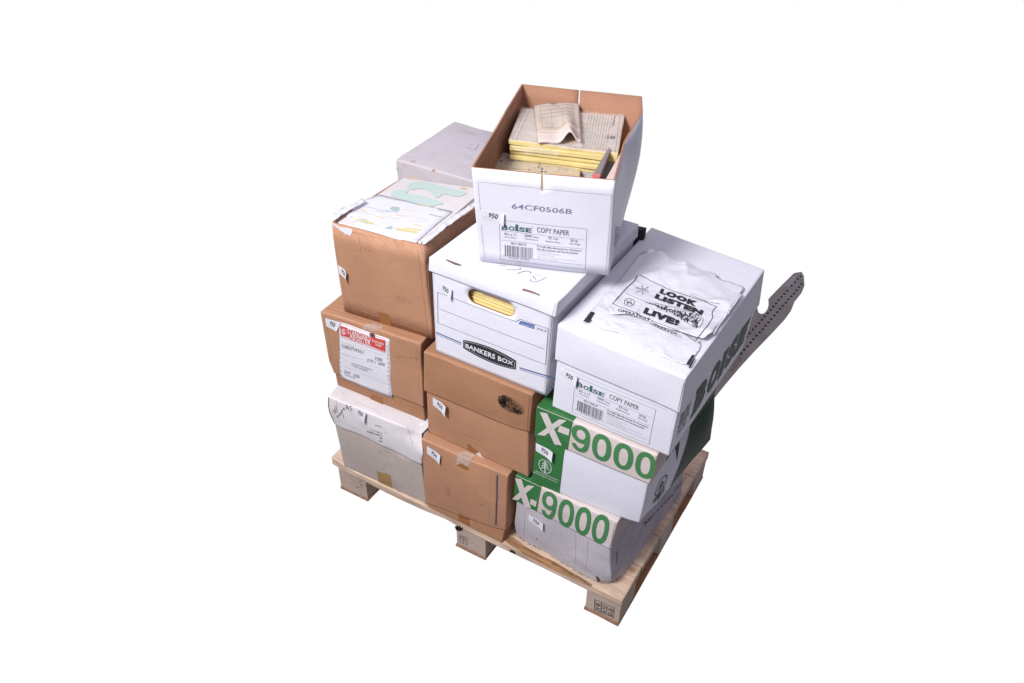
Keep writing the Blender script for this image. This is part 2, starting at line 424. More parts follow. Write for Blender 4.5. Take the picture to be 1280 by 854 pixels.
_fc = {}
def text_poly(txt, bold=0.0):
    k = (txt, bold)
    if k in _fc: return _fc[k]
    c = bpy.data.curves.new('t', 'FONT'); c.body = txt; c.offset = bold; c.space_character = 1+2.0*max(0, bold); c.resolution_u = 3; c.fill_mode = 'FRONT' if hasattr(c, 'fill_mode') else c.fill_mode
    o = bpy.data.objects.new('t', c); COL.objects.link(o)
    dg = bpy.context.evaluated_depsgraph_get(); dg.update()
    me = bpy.data.meshes.new_from_object(o.evaluated_get(dg))
    vs = [(v.co.x, v.co.y) for v in me.vertices]; fs = [list(p.vertices) for p in me.polygons]
    bpy.data.objects.remove(o); bpy.data.curves.remove(c); bpy.data.meshes.remove(me)
    _fc[k] = (vs, fs)
    return vs, fs
CAPH = None
class Ink:
    """flat printing, labels and marks that follow a Surf; points given as photo pixels are carried onto the surface first"""
    def __init__(s, surf, off=.0004, maxlen=.012):
        s.S = surf; s.off = off; s.ml = maxlen; s.V = []; s.F = []
    def q(s, p): return s.S.st(p)
    def add(s, pts, faces):
        k = len(s.V); s.V += [Vector((p[0], p[1])) for p in pts]; s.F += [[i+k for i in f] for f in faces]
    def poly(s, pix, st=False):
        pts = [Vector(p) if st else s.q(p) for p in pix]
        V2, E, F2, *_ = delaunay_2d_cdt([Vector((p.x*s.S.W, p.y*s.S.H)) for p in pts], [], [list(range(len(pts)))], 1, 1e-7)
        s.add([(p.x/s.S.W, p.y/s.S.H) for p in V2], [list(f) for f in F2])
        return s
    def quad(s, st4): s.add(st4, [[0, 1, 2, 3]]); return s
    def line(s, pix, w, st=False):
        pts = [Vector(p) if st else s.q(p) for p in pix]
        m = [Vector((p.x*s.S.W, p.y*s.S.H)) for p in pts]
        for a, b in zip(m, m[1:]):
            d = b-a
            if d.length < 1e-7: continue
            d.normalize(); n = Vector((-d.y, d.x))*w/2; a2, b2 = a-d*w*.35, b+d*w*.35
            s.add([((p.x)/s.S.W, p.y/s.S.H) for p in (a2-n, b2-n, b2+n, a2+n)], [[0, 1, 2, 3]])
        return s
    def text(s, txt, p0, p1, p2, bold=0.0, st=False, warp=None, bbox=False):
        a, b, c = [Vector(p) if st else s.q(p) for p in (p0, p1, p2)]
        vs, fs = text_poly(txt, bold)
        if not vs: return s
        xs = [v[0] for v in vs]; ys = [v[1] for v in vs]
        x0, x1 = min(xs), max(xs)
        if bbox: y0, y1 = min(ys), max(ys)
        else: y0, y1 = -bold, .729+bold
        out = []
        for x, y in vs:
            X, Y = (x-x0)/(x1-x0), (y-y0)/(y1-y0)
            if warp: Y = warp(X, Y)
            p = a+(b-a)*X+(c-a)*Y
            out.append((p.x, p.y))
        s.add(out, fs)
        return s
    def build(s, name, mat, parent, label=None):
        bm = bmesh.new()
        vv = [bm.verts.new((p.x*s.S.W, p.y*s.S.H, 0)) for p in s.V]
        for f in s.F:
            try: bm.faces.new([vv[i] for i in f])
            except ValueError: pass
        bmesh.ops.triangulate(bm, faces=bm.faces[:])
        mx_ = max([abs(c) for v in s.V for c in v] or [0])
        if mx_ > 2.2: print('FAR', name, mx_)
        for _ in range(8):
            le = [e for e in bm.edges if e.calc_length() > s.ml]
            if not le: break
            bmesh.ops.subdivide_edges(bm, edges=le, cuts=1)
            bmesh.ops.triangulate(bm, faces=[f for f in bm.faces if len(f.verts) > 3])
        bm.normal_update()
        bm.verts.index_update()
        V = [s.S.pt(v.co.x/s.S.W, v.co.y/s.S.H, s.off) for v in bm.verts]
        Fc = [[v.index for v in f.verts] for f in bm.faces]
        bm.free()
        # wind the faces outwards
        if Fc:
            f = Fc[len(Fc)//2]; n = (V[f[1]]-V[f[0]]).cross(V[f[2]]-V[f[0]])
            out = s.S.pt(.5, .5, .01)-s.S.pt(.5, .5, 0)
            if n.dot(out) < 0: Fc = [x[::-1] for x in Fc]
        return mesh_obj(name, V, Fc, mat, parent, smooth=True, label=label)

def inside(p, poly):
    r = False; n = len(poly)
    for i in range(n):
        a, b = poly[i], poly[i-1]
        if (a[1] > p[1]) != (b[1] > p[1]) and p[0] < (b[0]-a[0])*(p[1]-a[1])/(b[1]-a[1]+1e-12)+a[0]: r = not r
    return r
def chaikin(o, it=2):
    o = [Vector(x) for x in o]
    for _ in range(it):
        o = [x for a, b in zip(o, o[1:]+o[:1]) for x in (a*.75+b*.25, a*.25+b*.75)]
    return [tuple(x) for x in o]
def sheet(surf, outline, hf, th=.0006, step=.006, st=False):
    """thin solid sheet lying on a Surf inside an outline, hf(s,t) its height; returns verts, faces"""
    ol = [Vector(p) if st else surf.st(p) for p in outline]
    W, H = surf.W, surf.H
    o2 = []
    for a, b in zip(ol, ol[1:]+ol[:1]):
        d = math.hypot((b.x-a.x)*W, (b.y-a.y)*H); k = max(1, int(d/step))
        o2 += [a+(b-a)*(i/k) for i in range(k)]
    m = [Vector((p.x*W, p.y*H)) for p in o2]; poly = [tuple(p) for p in m]
    x0, x1 = min(p[0] for p in poly), max(p[0] for p in poly); y0, y1 = min(p[1] for p in poly), max(p[1] for p in poly)
    pts = list(m)
    nx, ny = int((x1-x0)/step), int((y1-y0)/step)
    for i in range(1, nx):
        for j in range(1, ny):
            p = (x0+(i+.5*(j % 2))*step, y0+j*step)
            if inside(p, poly) and min((p[0]-q[0])**2+(p[1]-q[1])**2 for q in poly) > (step*.45)**2: pts.append(Vector(p))
    n = len(m)
    V2, E2, F2, *_ = delaunay_2d_cdt(pts, [(i, (i+1) % n) for i in range(n)], [], 0, 1e-7)
    F2 = [list(f) for f in F2 if inside(tuple(sum((V2[i] for i in f), Vector((0, 0)))/len(f)), poly)]
    V, Fc = [], []
    for p in V2: V.append(surf.pt(p.x/W, p.y/H, hf(p.x/W, p.y/H)+th))
    k = len(V)
    for p in V2: V.append(surf.pt(p.x/W, p.y/H, hf(p.x/W, p.y/H)))
    cnt = {}
    for f in F2:
        for a, b in zip(f, f[1:]+f[:1]): cnt[(a, b)] = 1
    for f in F2:
        Fc.append(f); Fc.append([i+k for i in f][::-1])
        for a, b in zip(f, f[1:]+f[:1]):
            if (b, a) not in cnt: Fc.append([a, a+k, b+k, b])
    return V, Fc
def prism(quad, zt, zb, taper=0, n=6, rip=.0008, seed=1, bulge=(0, 0, 0)):
    """block whose top outline is four points FL FR BR BL (each x,y world)"""
    top = [Vector((p[0], p[1], zt[i] if isinstance(zt, (list, tuple)) else zt)) for i, p in enumerate(quad)]
    bot = [Vector((p[0], p[1], zb)) for p in quad]
    return Hex(bot, top, bulge=bulge, rip=rip, seed=seed)

def sticker(surf, quad, parent, curl=.007, num='950', off=.0008, name='lot_sticker', cu=.6, rot=0.18):
    """small paper lot number, its right end curling off the carton; quad TL TR BR BL in pixels"""
    q = [surf.st(p) for p in quad]
    def f(u, v):
        a = q[3]+(q[2]-q[3])*u; b = q[0]+(q[1]-q[0])*u; p = a+(b-a)*v
        o = off+curl*max(0, (u-cu)/(1-cu))**1.7*(1.0-.35*v)
        return surf.pt(p.x, p.y, o)
    V, Fc = [], []
    nu, nv = 14, 4
    for L in (0, 1):
        for i in range(nu+1):
            for j in range(nv+1):
                P = f(i/nu, j/nv)
                V.append(P if L == 0 else P)
    n_ = (f(.5, .6)-f(.5, .4)).cross(f(.6, .5)-f(.4, .5)).normalized()
    if n_.dot(f(.5, .5)-surf.c) < 0: n_ = -n_
    k = (nu+1)*(nv+1)
    for i in range(k, 2*k): V[i] = V[i]-n_*.0003
    for i in range(nu):
        for j in range(nv):
            a = i*(nv+1)+j; qd = [a, a+nv+1, a+nv+2, a+1]
            Fc.append(qd); Fc.append([x+k for x in qd][::-1])
    for i in range(nu):
        for j in (0, nv):
            a = i*(nv+1)+j; b = a+nv+1
            Fc.append([a, b, b+k, a+k] if j == nv else [b, a, a+k, b+k])
    for j in range(nv):
        for i in (0, nu):
            a = i*(nv+1)+j; b = a+1
            Fc.append([a, b, b+k, a+k] if i == 0 else [b, a, a+k, b+k])
    o = mesh_obj(name, V, Fc, M['paper'], parent, smooth=False)
    S2 = Surf(f, (f(1, .5)-f(0, .5)).length, (f(.5, 1)-f(.5, 0)).length, surf.c)
    t = Ink(S2, .00035, .004)
    t.text(num, (.30, .42), (.70, .42-rot*.4), (.30+.05, .90), .02, st=True)
    t.build('printed_number', M['black'], o)
    t = Ink(S2, .0003, .004)
    t.line([(.05, .34), (.55, .30)], .0005, st=True).line([(.05, .22), (.5, .18)], .0004, st=True)
    t.build('printed_lines', M['lgrey'], o)
    return o
WORLD_LO = (.062, .058, .075, 1)
WORLD_HI = (.60, .57, .68, 1)
KEY = ((.22, -1.65, 2.6), .7, 84, (1.0, .992, 1.0))
# ------------------------------------------------------------------ corner points of the cartons (metres)
BX = {
"G": {"FLT": [0.0341,-0.0142,0.3847],"FRT":[0.3372,0.0006,0.386],"BRT":[0.3215,0.4584,0.3849],"BLT":[0.0181,0.446,0.3846],"FLl":[0.0361,-0.0133,0.2792],"FRl":[0.3355,-0.0013,0.2809],"BRl":[0.3213,0.4582,0.2802],"BLl":[0.0184,0.4461,0.2799],"FLb":[0.0485,-0.0002,0.1124],"FRb":[0.3324,0.0085,0.1124],"BRb":[0.3146,0.4482,0.1124],"BLb":[0.0299,0.4384,0.1124]},
"SR":{"FLT":[0.024,0.0233,0.6377],"FRT":[0.3178,0.0437,0.6403],"BRT":[0.2961,0.4546,0.639],"BLT":[0.002,0.4373,0.6386],"FLl":[0.025,0.0255,0.4355],"FRl":[0.3184,0.0422,0.4358],"BRl":[0.2962,0.4545,0.4357],"BLl":[0.0021,0.4376,0.4355],"FLb":[0.0312,0.0372,0.3847],"FRb":[0.317,0.0448,0.3847],"BRb":[0.2924,0.4461,0.3847],"BLb":[0.009,0.4339,0.3847]},
"OB":{"FLT":[0.0729,0.0494,0.8938],"FRT":[0.3235,0.077,0.8947],"BRT":[0.2927,0.4184,0.8763],"BLT":[0.0361,0.3742,0.8631],"FLb":[0.0774,0.051,0.6387],"FRb":[0.3365,0.0743,0.6387],"BRb":[0.2997,0.4266,0.6387],"BLb":[0.0389,0.4017,0.6387]},
"M1":{"FLT":[0.3378,-0.0007,0.3696],"FRT":[0.5945,0.005,0.3696],"BRT":[0.5885,0.4429,0.3695],"BLT":[0.3354,0.4396,0.3695],"FLb":[0.3409,-0.0001,0.1124],"FRb":[0.5837,-0.0023,0.1124],"BRb":[0.5841,0.4399,0.1124],"BLb":[0.3367,0.4398,0.1124]},
"M2":{"FLT":[0.3427,0.0241,0.6409],"FRT":[0.6444,0.0229,0.6404],"BRT":[0.6433,0.4695,0.6405],"BLT":[0.3412,0.4698,0.6405],"FLl":[0.3389,0.0198,0.5161],"FRl":[0.6402,0.0215,0.5173],"BRl":[0.6428,0.4693,0.5168],"BLl":[0.3408,0.4692,0.5167],"FLb":[0.3398,0.027,0.3695],"FRb":[0.6406,0.0245,0.3694],"BRb":[0.6402,0.4652,0.3694],"BLb":[0.3428,0.4663,0.3694]},
"BK":{"FLT":[0.3654,0.0348,0.9027],"FRT":[0.6889,0.0321,0.9054],"BRT":[0.6943,0.4265,0.9013],"BLT":[0.3715,0.4337,0.9031],"FLl":[0.3628,0.0332,0.8669],"FRl":[0.6855,0.0279,0.8668],"BRl":[0.6952,0.4284,0.8675],"BLl":[0.3712,0.4335,0.867],"FLb":[0.37,0.0368,0.6405],"FRb":[0.6732,0.0342,0.6405],"BRb":[0.684,0.4203,0.6405],"BLb":[0.3777,0.4249,0.6405]},
"TB":{"FLT":[0.464,0.0581,1.1288],"FRT":[0.7363,0.1565,1.1343],"BRT":[0.5938,0.5875,1.1378],"BLT":[0.3241,0.4964,1.138],"FLb":[0.4699,0.0769,0.9052],"FRb":[0.7341,0.1751,0.9053],"BRb":[0.645,0.452,0.9051],"BLb":[0.3393,0.4798,0.9052]},
"X2":{"FLT":[0.6052,0.0235,0.3606],"FRT":[0.8866,0.0138,0.364],"BRT":[0.9190,0.4150,0.3626],"BLT":[0.6216,0.4237,0.3622],"FLl":[0.6008,0.0249,0.2667],"FRl":[0.8835,0.0091,0.2654],"BRl":[0.9220,0.4150,0.2661],"BLl":[0.6211,0.4239,0.2661],"FLb":[0.5996,0.0328,0.1125],"FRb":[0.898,0.0127,0.1124],"BRb":[0.9270,0.4160,0.1124],"BLb":[0.6197,0.4279,0.1124]},
"X1":{"FLT":[0.6543,0.0266,0.6085],"FRT":[0.9528,0.0245,0.6096],"BRT":[0.956,0.4068,0.6092],"BLT":[0.6593,0.4107,0.609],"FLl":[0.6526,0.0255,0.5155],"FRl":[0.9469,0.0229,0.5168],"BRl":[0.9553,0.4066,0.5163],"BLl":[0.6591,0.4105,0.5161],"FLb":[0.654,0.0216,0.3644],"FRb":[0.9372,0.0334,0.3645],"BRb":[0.9711,0.3999,0.3644],"BLb":[0.6615,0.4036,0.3645]},
"BL":{"FLT":[0.6888,0.0366,0.8447],"FRT":[0.9847,0.0174,0.8405],"BRT":[0.9931,0.4901,0.8423],"BLT":[0.695,0.5132,0.8538],"FLl":[0.686,0.0367,0.7498],"FRl":[0.9839,0.0211,0.7478],"BRl":[0.9995,0.492,0.7467],"BLl":[0.6971,0.5098,0.752],"FLb":[0.6869,0.0391,0.6111],"FRb":[0.9755,0.0301,0.6111],"BRb":[0.9866,0.4852,0.6111],"BLb":[0.7032,0.4983,0.6111]},
"WR":{"FLT":[-0.1711,0.608,0.7738],"FRT":[0.1143,0.6214,0.771],"BRT":[0.0934,0.9749,0.771],"BLT":[-0.1928,0.9561,0.7688]}}
def four(b, l, dz=0): return [Vector(BX[b][k+l])+Vector((0, 0, dz)) for k in ('FL', 'FR', 'BR', 'BL')]
def base_of(b): return sum(four(b, 'b'), Vector())/4
def inset(pts, d):
    c = sum(pts, Vector())/4; out = []
    for i, p in enumerate(pts):
        a = (pts[(i+1) % 4]-p).normalized(); e = (pts[i-1]-p).normalized()
        out.append(p+(a+e)*d)
    return out
def lidded(b, name, mats, lid_kw, body_kw, root, gap=.003, body_top=None, lid_name='lid', body_name='body'):
    H = Hex(four(b, 'l'), four(b, 'T', -.0008), seed=sum(map(ord, b)), **lid_kw)
    V, Fc = box_mesh(H, skip='D', lip=.004)
    lid = mesh_obj(lid_name, V, Fc, mats[0], root)
    lt = inset(four(b, 'l'), .0045+gap)
    for p in lt: p.z += .012
    B = Hex(four(b, 'b'), lt, seed=3+sum(map(ord, b)), **body_kw)
    V, Fc = box_mesh(B)
    body = mesh_obj(body_name, V, Fc, mats[1], root)
    return H, B, lid, body

# ------------------------------------------------------------------ pallet
PW, PD, PT = .9357, .6173, .1118
pal = thing('wooden_pallet', (PW/2, PD/2, 0), 'weathered pine pallet under the stacked cartons', 'pallet')
def plank(name, x0, x1, y0, y1, z0, z1, mat, seed, e=.003, parent=None, rip=.0015, dents=()):
    h = Hex([(x0, y0, z0), (x1, y0, z0), (x1, y1, z0), (x0, y1, z0)], [(x0, y0, z1), (x1, y0, z1), (x1, y1, z1), (x0, y1, z1)], rip=rip, seed=seed, dents=dents)
    V, Fc = box_mesh(h, e, 14)
    return h, mesh_obj(name, V, Fc, mat, parent or pal)
ys = [(0, .120), (.123, .238), (.241, .374), (.377, .493), (.496, PD)]
FB = None
for i, (a, c) in enumerate(ys):
    d = [((0, 0, .5), .024, (.003, .010, 0)), ((0, 1, .5), .02, (.003, 0, 0))] if i == 0 else []
    if i == 0: d += [((.42, 0, 0), .03, (0, .002, .004)), ((.77, 0, 1), .05, (0, .003, -.0025))]
    h, o = plank('deck_board', -.010, PW, a, c, PT-.0265, PT, M['wood'], 11+i, dents=d, rip=.0022 if i == 0 else .0012)
    if i == 0: FB, FBo = h, o
BLK = []
for x0, x1 in ((.018, .120), (.434, .530), (.836, .934)):
    for j, (a, c) in enumerate(((.004, .098), (.262, .356), (.520, .613))):
        h, o = plank('block', x0, x1, a, c, .0085, PT-.0268, M['block'], 31+j+int(x0*50), e=.002, rip=.0016)
        if j == 0: BLK.append((h, o))
    plank('bottom_runner', x0-.002, x1+.001, .001, PD-.001, 0, .0082, M['runner'], 61, e=.002)
# nail heads, splits and stamps
t = Ink(face(FB, 'F'), .0006)
t.poly([(568.5, 656), (570, 658.3), (571.3, 655.8), (573, 659), (574.5, 656.8), (576.5, 659.8), (579.8, 659), (577, 662.3), (574, 664.3), (572.5, 662.3), (570.5, 663.2), (569, 660)])
t.poly([(637, 687), (641, 688), (645, 691), (643.5, 692.5), (640, 690.5), (638, 690)])
t.build('nail_hole', M['hole'], FBo)
t = Ink(face(BLK[1][0], 'F'), .0006, .01)
for a, c in (((574.5, 668.5), (583.5, 672.5)), ((574.5, 673), (583.5, 677)), ((575, 677.5), (583.5, 681))):
    t.line([a, c], .0016)
t.line([(574.3, 668), (575.2, 677.8)], .0016).line([(579, 670), (579.6, 679.6)], .0014).line([(583.6, 672), (583.8, 681)], .0016)
t.text('EUR', (575.5, 672.2), (582.5, 675.4), (575.4, 669.8), .02)
t.build('stamp', ink('stamp_grey', (.08, .085, .09), .2, patch=.38), BLK[1][1])
t = Ink(face(BLK[2][0], 'F'), .0006, .01)
fr = [(743.8, 749.3), (767.8, 760.3), (767.2, 772.3), (743.5, 763)]
t.line(fr[:2]+[fr[1], fr[2]], .0018).line([fr[2], fr[3]], .0012).line([fr[3], fr[0]], .0026).line([(751.9, 752.8), (751.4, 765.5)], .0022)
t.text('IP', (745.3, 757.5), (750.5, 760.3), (745.4, 752.5), .03)
t.text('PC', (745.3, 763), (750.3, 765.2), (745.4, 758.5), .03)
t.text('DE-NI', (753.5, 760.5), (766.5, 766.2), (753.6, 755.8), .03)
t.text('HT-DB', (753.3, 766.5), (765.8, 771.3), (753.4, 762), .03)
t.build('stamp', ink('stamp_burn', (.030, .016, .010), .2, patch=.36), BLK[2][1])
t = Ink(face(BLK[0][0], 'F'), .0006, .01)
for px in ((450, 602), (451.5, 606), (447, 609)): t.poly([(px[0]-.7, px[1]), (px[0], px[1]+.9), (px[0]+.8, px[1]+.3), (px[0]+.2, px[1]-.8)])
t.build('nail_hole', M['hole'], BLK[0][1])
# torn strip of bark-coloured wood along the front edge
t = Ink(face(FB, 'T'), .0006, .02)
t.poly([(629, 672), (640, 671), (656, 683), (676, 694), (700, 706), (722, 720), (741, 731), (737, 733), (715, 722), (690, 712), (668, 701), (648, 688), (634, 679)])
t.build('rotten_grain', wood('rotten_pine', (.50, .30, .16), (.20, .09, .04), 'X', 2.0), FBo)
t = Ink(face(FB, 'T'), .0012, .01)
t.line([(655, 683.5), (664, 690), (679, 697)], .002).line([(690, 705), (704, 711), (716, 719)], .0026).line([(721, 720), (733, 729)], .002)
t.build('split', M['kraft_dk'], FBo)

# ------------------------------------------------------------------ left column
# lowest: worn white lid over a grey fluted box
g = thing('carton', base_of('G'), 'worn greyish white carton with handwriting, lowest of the left stack on the pallet', 'carton')
GL, GB, gl, gb = lidded('G', 'carton', (M['worn'], M['worn_body']),
    dict(bulge=(.002, .003, -.002), rip=.0030, dents=[((1, 0, 1), .034, (-.014, .018, -.022)), ((1, 0, .45), .03, (.008, -.006, 0)), ((.9, 0, .95), .02, (0, .004, -.006)), ((0, 0, 0), .03, (.006, .003, .006)), ((.95, 0, 0), .05, (0, 0, -.009)), ((.3, 0, 0), .05, (0, 0, .006)), ((0, 0, 1), .025, (.004, .004, -.004)), ((.6, 0, 0), .03, (0, 0, -.003))]),
    dict(bulge=(.001, .004, 0), rip=.0020), g)
F = face(GL, 'F')
sticker(F, [(442.7, 508.9), (459.2, 516.0), (457.6, 528.0), (443, 518.3)], gl, curl=.010)
t = Ink(F, .0005, .008)
W_ = .0017
for s in ([(415.5, 512), (419, 517), (418.5, 511)], [(417.5, 510.5), (421, 515.5)], [(418.5, 507), (421.5, 513)], [(420.5, 506.5), (422, 509.5)],
          [(420, 519), (422, 522), (423, 518.5), (425, 520), (425, 516)], [(425.8, 517.5), (427.5, 515), (426.5, 513)], [(427, 513), (430, 522.5)], [(428, 513.5), (430, 510), (431.5, 513.5)],
          [(432.5, 507), (433.5, 506), (434.5, 509), (433.5, 511), (432.5, 508)], [(435.7, 509.5), (435.2, 512.2)], [(439.3, 507.5), (437, 507.8), (439.3, 510.8), (438, 514)]):
    t.line(s, W_)
t.build('handwriting', M['black'], gl)
t = Ink(F, .0005, .008)
t.text('LOT 5', (469.2, 532.3), (477, 534.9), (469.1, 530.4), .02)
t.text('5 1 01 005 01', (463, 537.6), (477.6, 542.6), (462.9, 535.9), .02)
t.text('BUSINESS FORMS 15', (459, 540.2), (477.8, 546), (458.9, 538.2), .02)
t.text('005', (474.5, 548), (477.9, 549.2), (474.5, 546.2), .04)
t.text('1000', (473.6, 551.5), (478, 553), (473.6, 549.8), .02)
t.line([(482.2, 538.5), (482.4, 542)], .0008)
t.build('printed_text', ink('worn_text_ink', (.10, .09, .10), .2, patch=.33), gl)
t = Ink(F, .0006, .02)
t.line([(.006, .97), (.009, .5), (.012, .05)], .0030, st=True)
t.build('dark_edge', M['kraft_dk'], gl)
t = Ink(face(GL, 'R'), .0012, .008)
t.poly([(.0, 1.0), (.10, .99), (.13, .86), (.07, .70), (.05, .50), (.02, .42), (.0, .50)], st=True)
t.build('torn_corner', M['kraft_dk'], gl)
t = Ink(face(GB, 'F'), .0006, .01)
t.poly([(471, 588.8), (476, 590.3), (482, 592), (488, 593.8), (489.4, 603), (490.6, 612.7), (486, 611), (474, 604.5), (472.2, 596)])
t.build('tape_strip', M['tape_old'], gb)
t = Ink(face(GB, 'F'), .0006, .01)
t.line([(490, 610.5), (498, 613.5), (507, 618.5)], .0012)
t.build('tear_line', M['kraft_dk'], gb)

# second: brown, form label
sr = thing('carton', base_of('SR'), 'brown carton with red and white shipping label, second from bottom in the left stack', 'carton')
SL, SB, sl, sb = lidded('SR', 'carton', (M['kraft'], M['kraft2']),
    dict(bulge=(.002, .003, -.003), rip=.0022, dents=[((1, 0, .62), .03, (-.004, .006, 0)), ((0, 0, 0), .03, (.006, .004, 0)), ((1, 0, 1), .025, (0, .004, -.004))]),
    dict(bulge=(.001, .002, 0), rip=.0015), sr)
F = face(SL, 'F')
lab = [(423.8, 402.4), (455, 412.6), (487, 424.2), (488.5, 461), (490.2, 497.6), (458, 485), (426.4, 471.8), (425, 436)]
V, Fc = sheet(F, lab, lambda s, t: .0006+.0006*math.sin(s*17), .0003, .012)
lb = mesh_obj('shipping_label', V, Fc, M['paper'], sl)
LO = .0022
t = Ink(F, LO, .01)
def P3(x, y): return (400+x/7.76, 390+y/7.76)
t.poly([P3(*p) for p in ((198, 128), (268, 150), (268, 160), (292, 168), (286, 246), (206, 224))])
t.poly([P3(*p) for p in ((498, 236), (637, 272), (635, 384), (500, 330))])
t.line([P3(195, 104), P3(640, 262)], .0012)
t.line([P3(205, 234), P3(637, 392)], .0012)
t.poly([P3(*p) for p in ((276, 156), (498, 236), (500, 330), (290, 256))])
t.build('red_band', M['red'], lb)
t = Ink(F, LO+.0004, .01)
t.text('STANDARD', P3(272, 205), P3(496, 284), P3(272, 152), .015)
t.text('REGISTER', P3(300, 252), P3(496, 322), P3(300, 210), .015)
t.text('BUSINESS', P3(510, 282), P3(622, 320), P3(510, 260), .01)
t.text('FORMS', P3(545, 322), P3(600, 340), P3(545, 300), .01)
t.text('S', P3(220, 205), P3(248, 212), P3(220, 162), .03)
t.line([P3(258+24*0, 0) for _ in range(1)]+[P3(258, 0)], .0001)
c0 = (234, 186)
t.line([P3(c0[0]+26*math.cos(a*.524), c0[1]+29*math.sin(a*.524)) for a in range(13)], .0008)
t.build('label_lettering', M['white_ink'], lb)
t = Ink(F, LO, .01)
t.text('0002754363', P3(214, 338), P3(425, 404), P3(214, 302), .0, )
t.text('7500', P3(533, 460), P3(605, 478), P3(533, 426), .0)
t.text('J570 1  2600', P3(460, 473), P3(630, 524), P3(460, 442), .0)
t.text('LINE ITEM DESCRIPTION', P3(310, 500), P3(505, 565), P3(310, 485), .0)
t.text('FORM NUMBER', P3(310, 520), P3(470, 575), P3(310, 506), .0)
t.text('25-6', P3(238, 590), P3(292, 600), P3(238, 560), .01)
t.text('2500', P3(325, 620), P3(385, 640), P3(325, 590), .0)
t.text('CARTON LABEL', P3(245, 610), P3(345, 645), P3(245, 595), .0)
t.build('label_print', ink('faint_print', (.20, .20, .22), .2, patch=.36), lb)
t = Ink(F, LO, .01)
for a, c in (((210, 290), (350, 325)), ((380, 335), (620, 415)), ((215, 395), (300, 425)), ((220, 405), (440, 462)), ((480, 510), (600, 548)), ((400, 595), (560, 655)), ((560, 655), (650, 690)), ((230, 530), (330, 555)), ((350, 550), (420, 575))):
    t.line([P3(*a), P3(*c)], .0006)
t.build('label_rules', M['salmon'], lb)
t = Ink(F, LO, .01)
for k in range(13):
    y = 105+ (k+.0)*42
    if k > 2: 
        x = 178+k*2.7
        t.poly([P3(x-4, y), P3(x, y+6), P3(x+5, y+2), P3(x+1, y-5)])
for k in range(14):
    y = 285+k*41; x = 653+k*2.0
    t.poly([P3(x-4, y), P3(x, y+6), P3(x+5, y+2), P3(x+1, y-5)])
t.build('punched_holes', M['grey'], lb)
sticker(F, [P3(53, 57), P3(205, 100), P3(165, 188), P3(64, 135)], sl, curl=.001, off=.0015, rot=.3)
t = Ink(F, .0008, .01)
t.poly([(454.6, 408), (461, 406.5), (474, 410), (471, 415.5), (464, 413.5), (455, 411)])
t.build('clear_tape', M['clear'], sl)
T = face(SL, 'T')
t = Ink(T, .0008, .01)
t.poly([(454.6, 407), (460.5, 404.3), (468, 405), (479.5, 408.5), (475, 412.5), (466, 409.5)])
t.build('clear_tape', M['clear'], sl)
t = Ink(T, .0005, .01)
t.line([(400+6.4, 384), (524, 425.5)], .0008); t.line([(417, 383), (455, 395)], .0007)
t.build('crease', ink('crease_brown', (.20, .10, .05), .1), sl)
t = Ink(face(SB, 'F'), .0006, .01)
t.poly([(463.75, 493), (478.6, 497.6), (478.6, 507.6), (463.75, 503)])
t.build('tape_strip', M['tape'], sb)
t = Ink(face(SL, 'R'), .0006, .01)

# third: tall open brown carton full of printed forms
obx = thing('open_carton', base_of('OB'), 'tall open brown carton packed with printed forms, top of the left stack', 'open carton')
OBH = Hex(four('OB', 'b'), four('OB', 'T'), bulge=(.003, .004, 0), rip=.0018, seed=5, dents=[((0, 0, 1), .03, (.002, .002, -.003)), ((1, 0, .5), .12, (-.006, .002, 0)), ((1, .55, 1), .05, (.003, 0, -.003))])
V, Fc, MI = open_mesh(OBH, .0045, notches=())
ob = mesh_obj('body', V, Fc, [M['kraft'], M['kraft_in']], obx, MI)
F = face(OBH, 'F')
sticker(F, [(422.7, 331.0), (435.4, 340.5), (435.2, 351.0), (424, 341.4)], ob, curl=.012, rot=.5, cu=.6)
t = Ink(F, .0006, .01)
t.poly([(472.8, 390), (485.3, 393.6), (490, 408.8), (476, 403.8)])
t.build('tape_strip', M['tape'], ob)
t = Ink(F, .0012, .006)
Q = lambda x, y: (400+x/6.4, 250+y/6.4)
t.poly([Q(*p) for p in ((88, 172), (120, 190), (160, 212), (200, 220), (240, 226), (263, 238), (262, 255), (243, 290), (225, 276), (205, 272), (190, 258), (170, 248), (155, 232), (130, 215), (105, 196))])
t.build('torn_paper', M['paper'], ob)
t = Ink(face(OBH, 'R'), .0006, .02)
t.line([(570.5, 278.5), (569, 293.5)], .0012)
t.build('crease', ink('crease_light', (.44, .26, .15), .1), ob)
# forms inside
fs = thing('form_stack', OBH.ev(.5, .5, .3), 'fanned stack of white forms with green and yellow bars filling the tall open carton', 'paper stack')
def oc(a, b, z, rim=1): p = OBH.ev(a, b, rim); return Vector((p.x, p.y, p.z+z))
A4 = [(.035, .045), (.93, .05), (.93, .965), (.04, .96)]
zt = [-.002, -.001, .008, .007]
prev = None
for k in range(5):
    off = (4-k)*.006
    a = [(x-(.010 if 0 else 0)+ (0.010*(4-k)*.95 if i in (1, 2) else 0), y) for i, (x, y) in enumerate(A4)]
    top = [oc(x, y, zt[i]-off) for i, (x, y) in enumerate(a)]
    bot = [oc(x, y, zt[i]-off-.0048 if k else -.20) for i, (x, y) in enumerate(a)]
    H = Hex(bot, top, rip=.0010, seed=3, bulge=(0, 0, 0), dents=[((1, 0, 1), .05, (0, 0, -.003)), ((.2, 0, 1), .06, (0, 0, -.002))])
    V, Fc = box_mesh(H, .001, 16)
    pd = mesh_obj('form_pad', V, Fc, M['form'] if k else M['pedge'], fs)
PT_ = face(H, 'T')
B1 = lambda x, y: (410+x/6.737, 215+y/6.737)
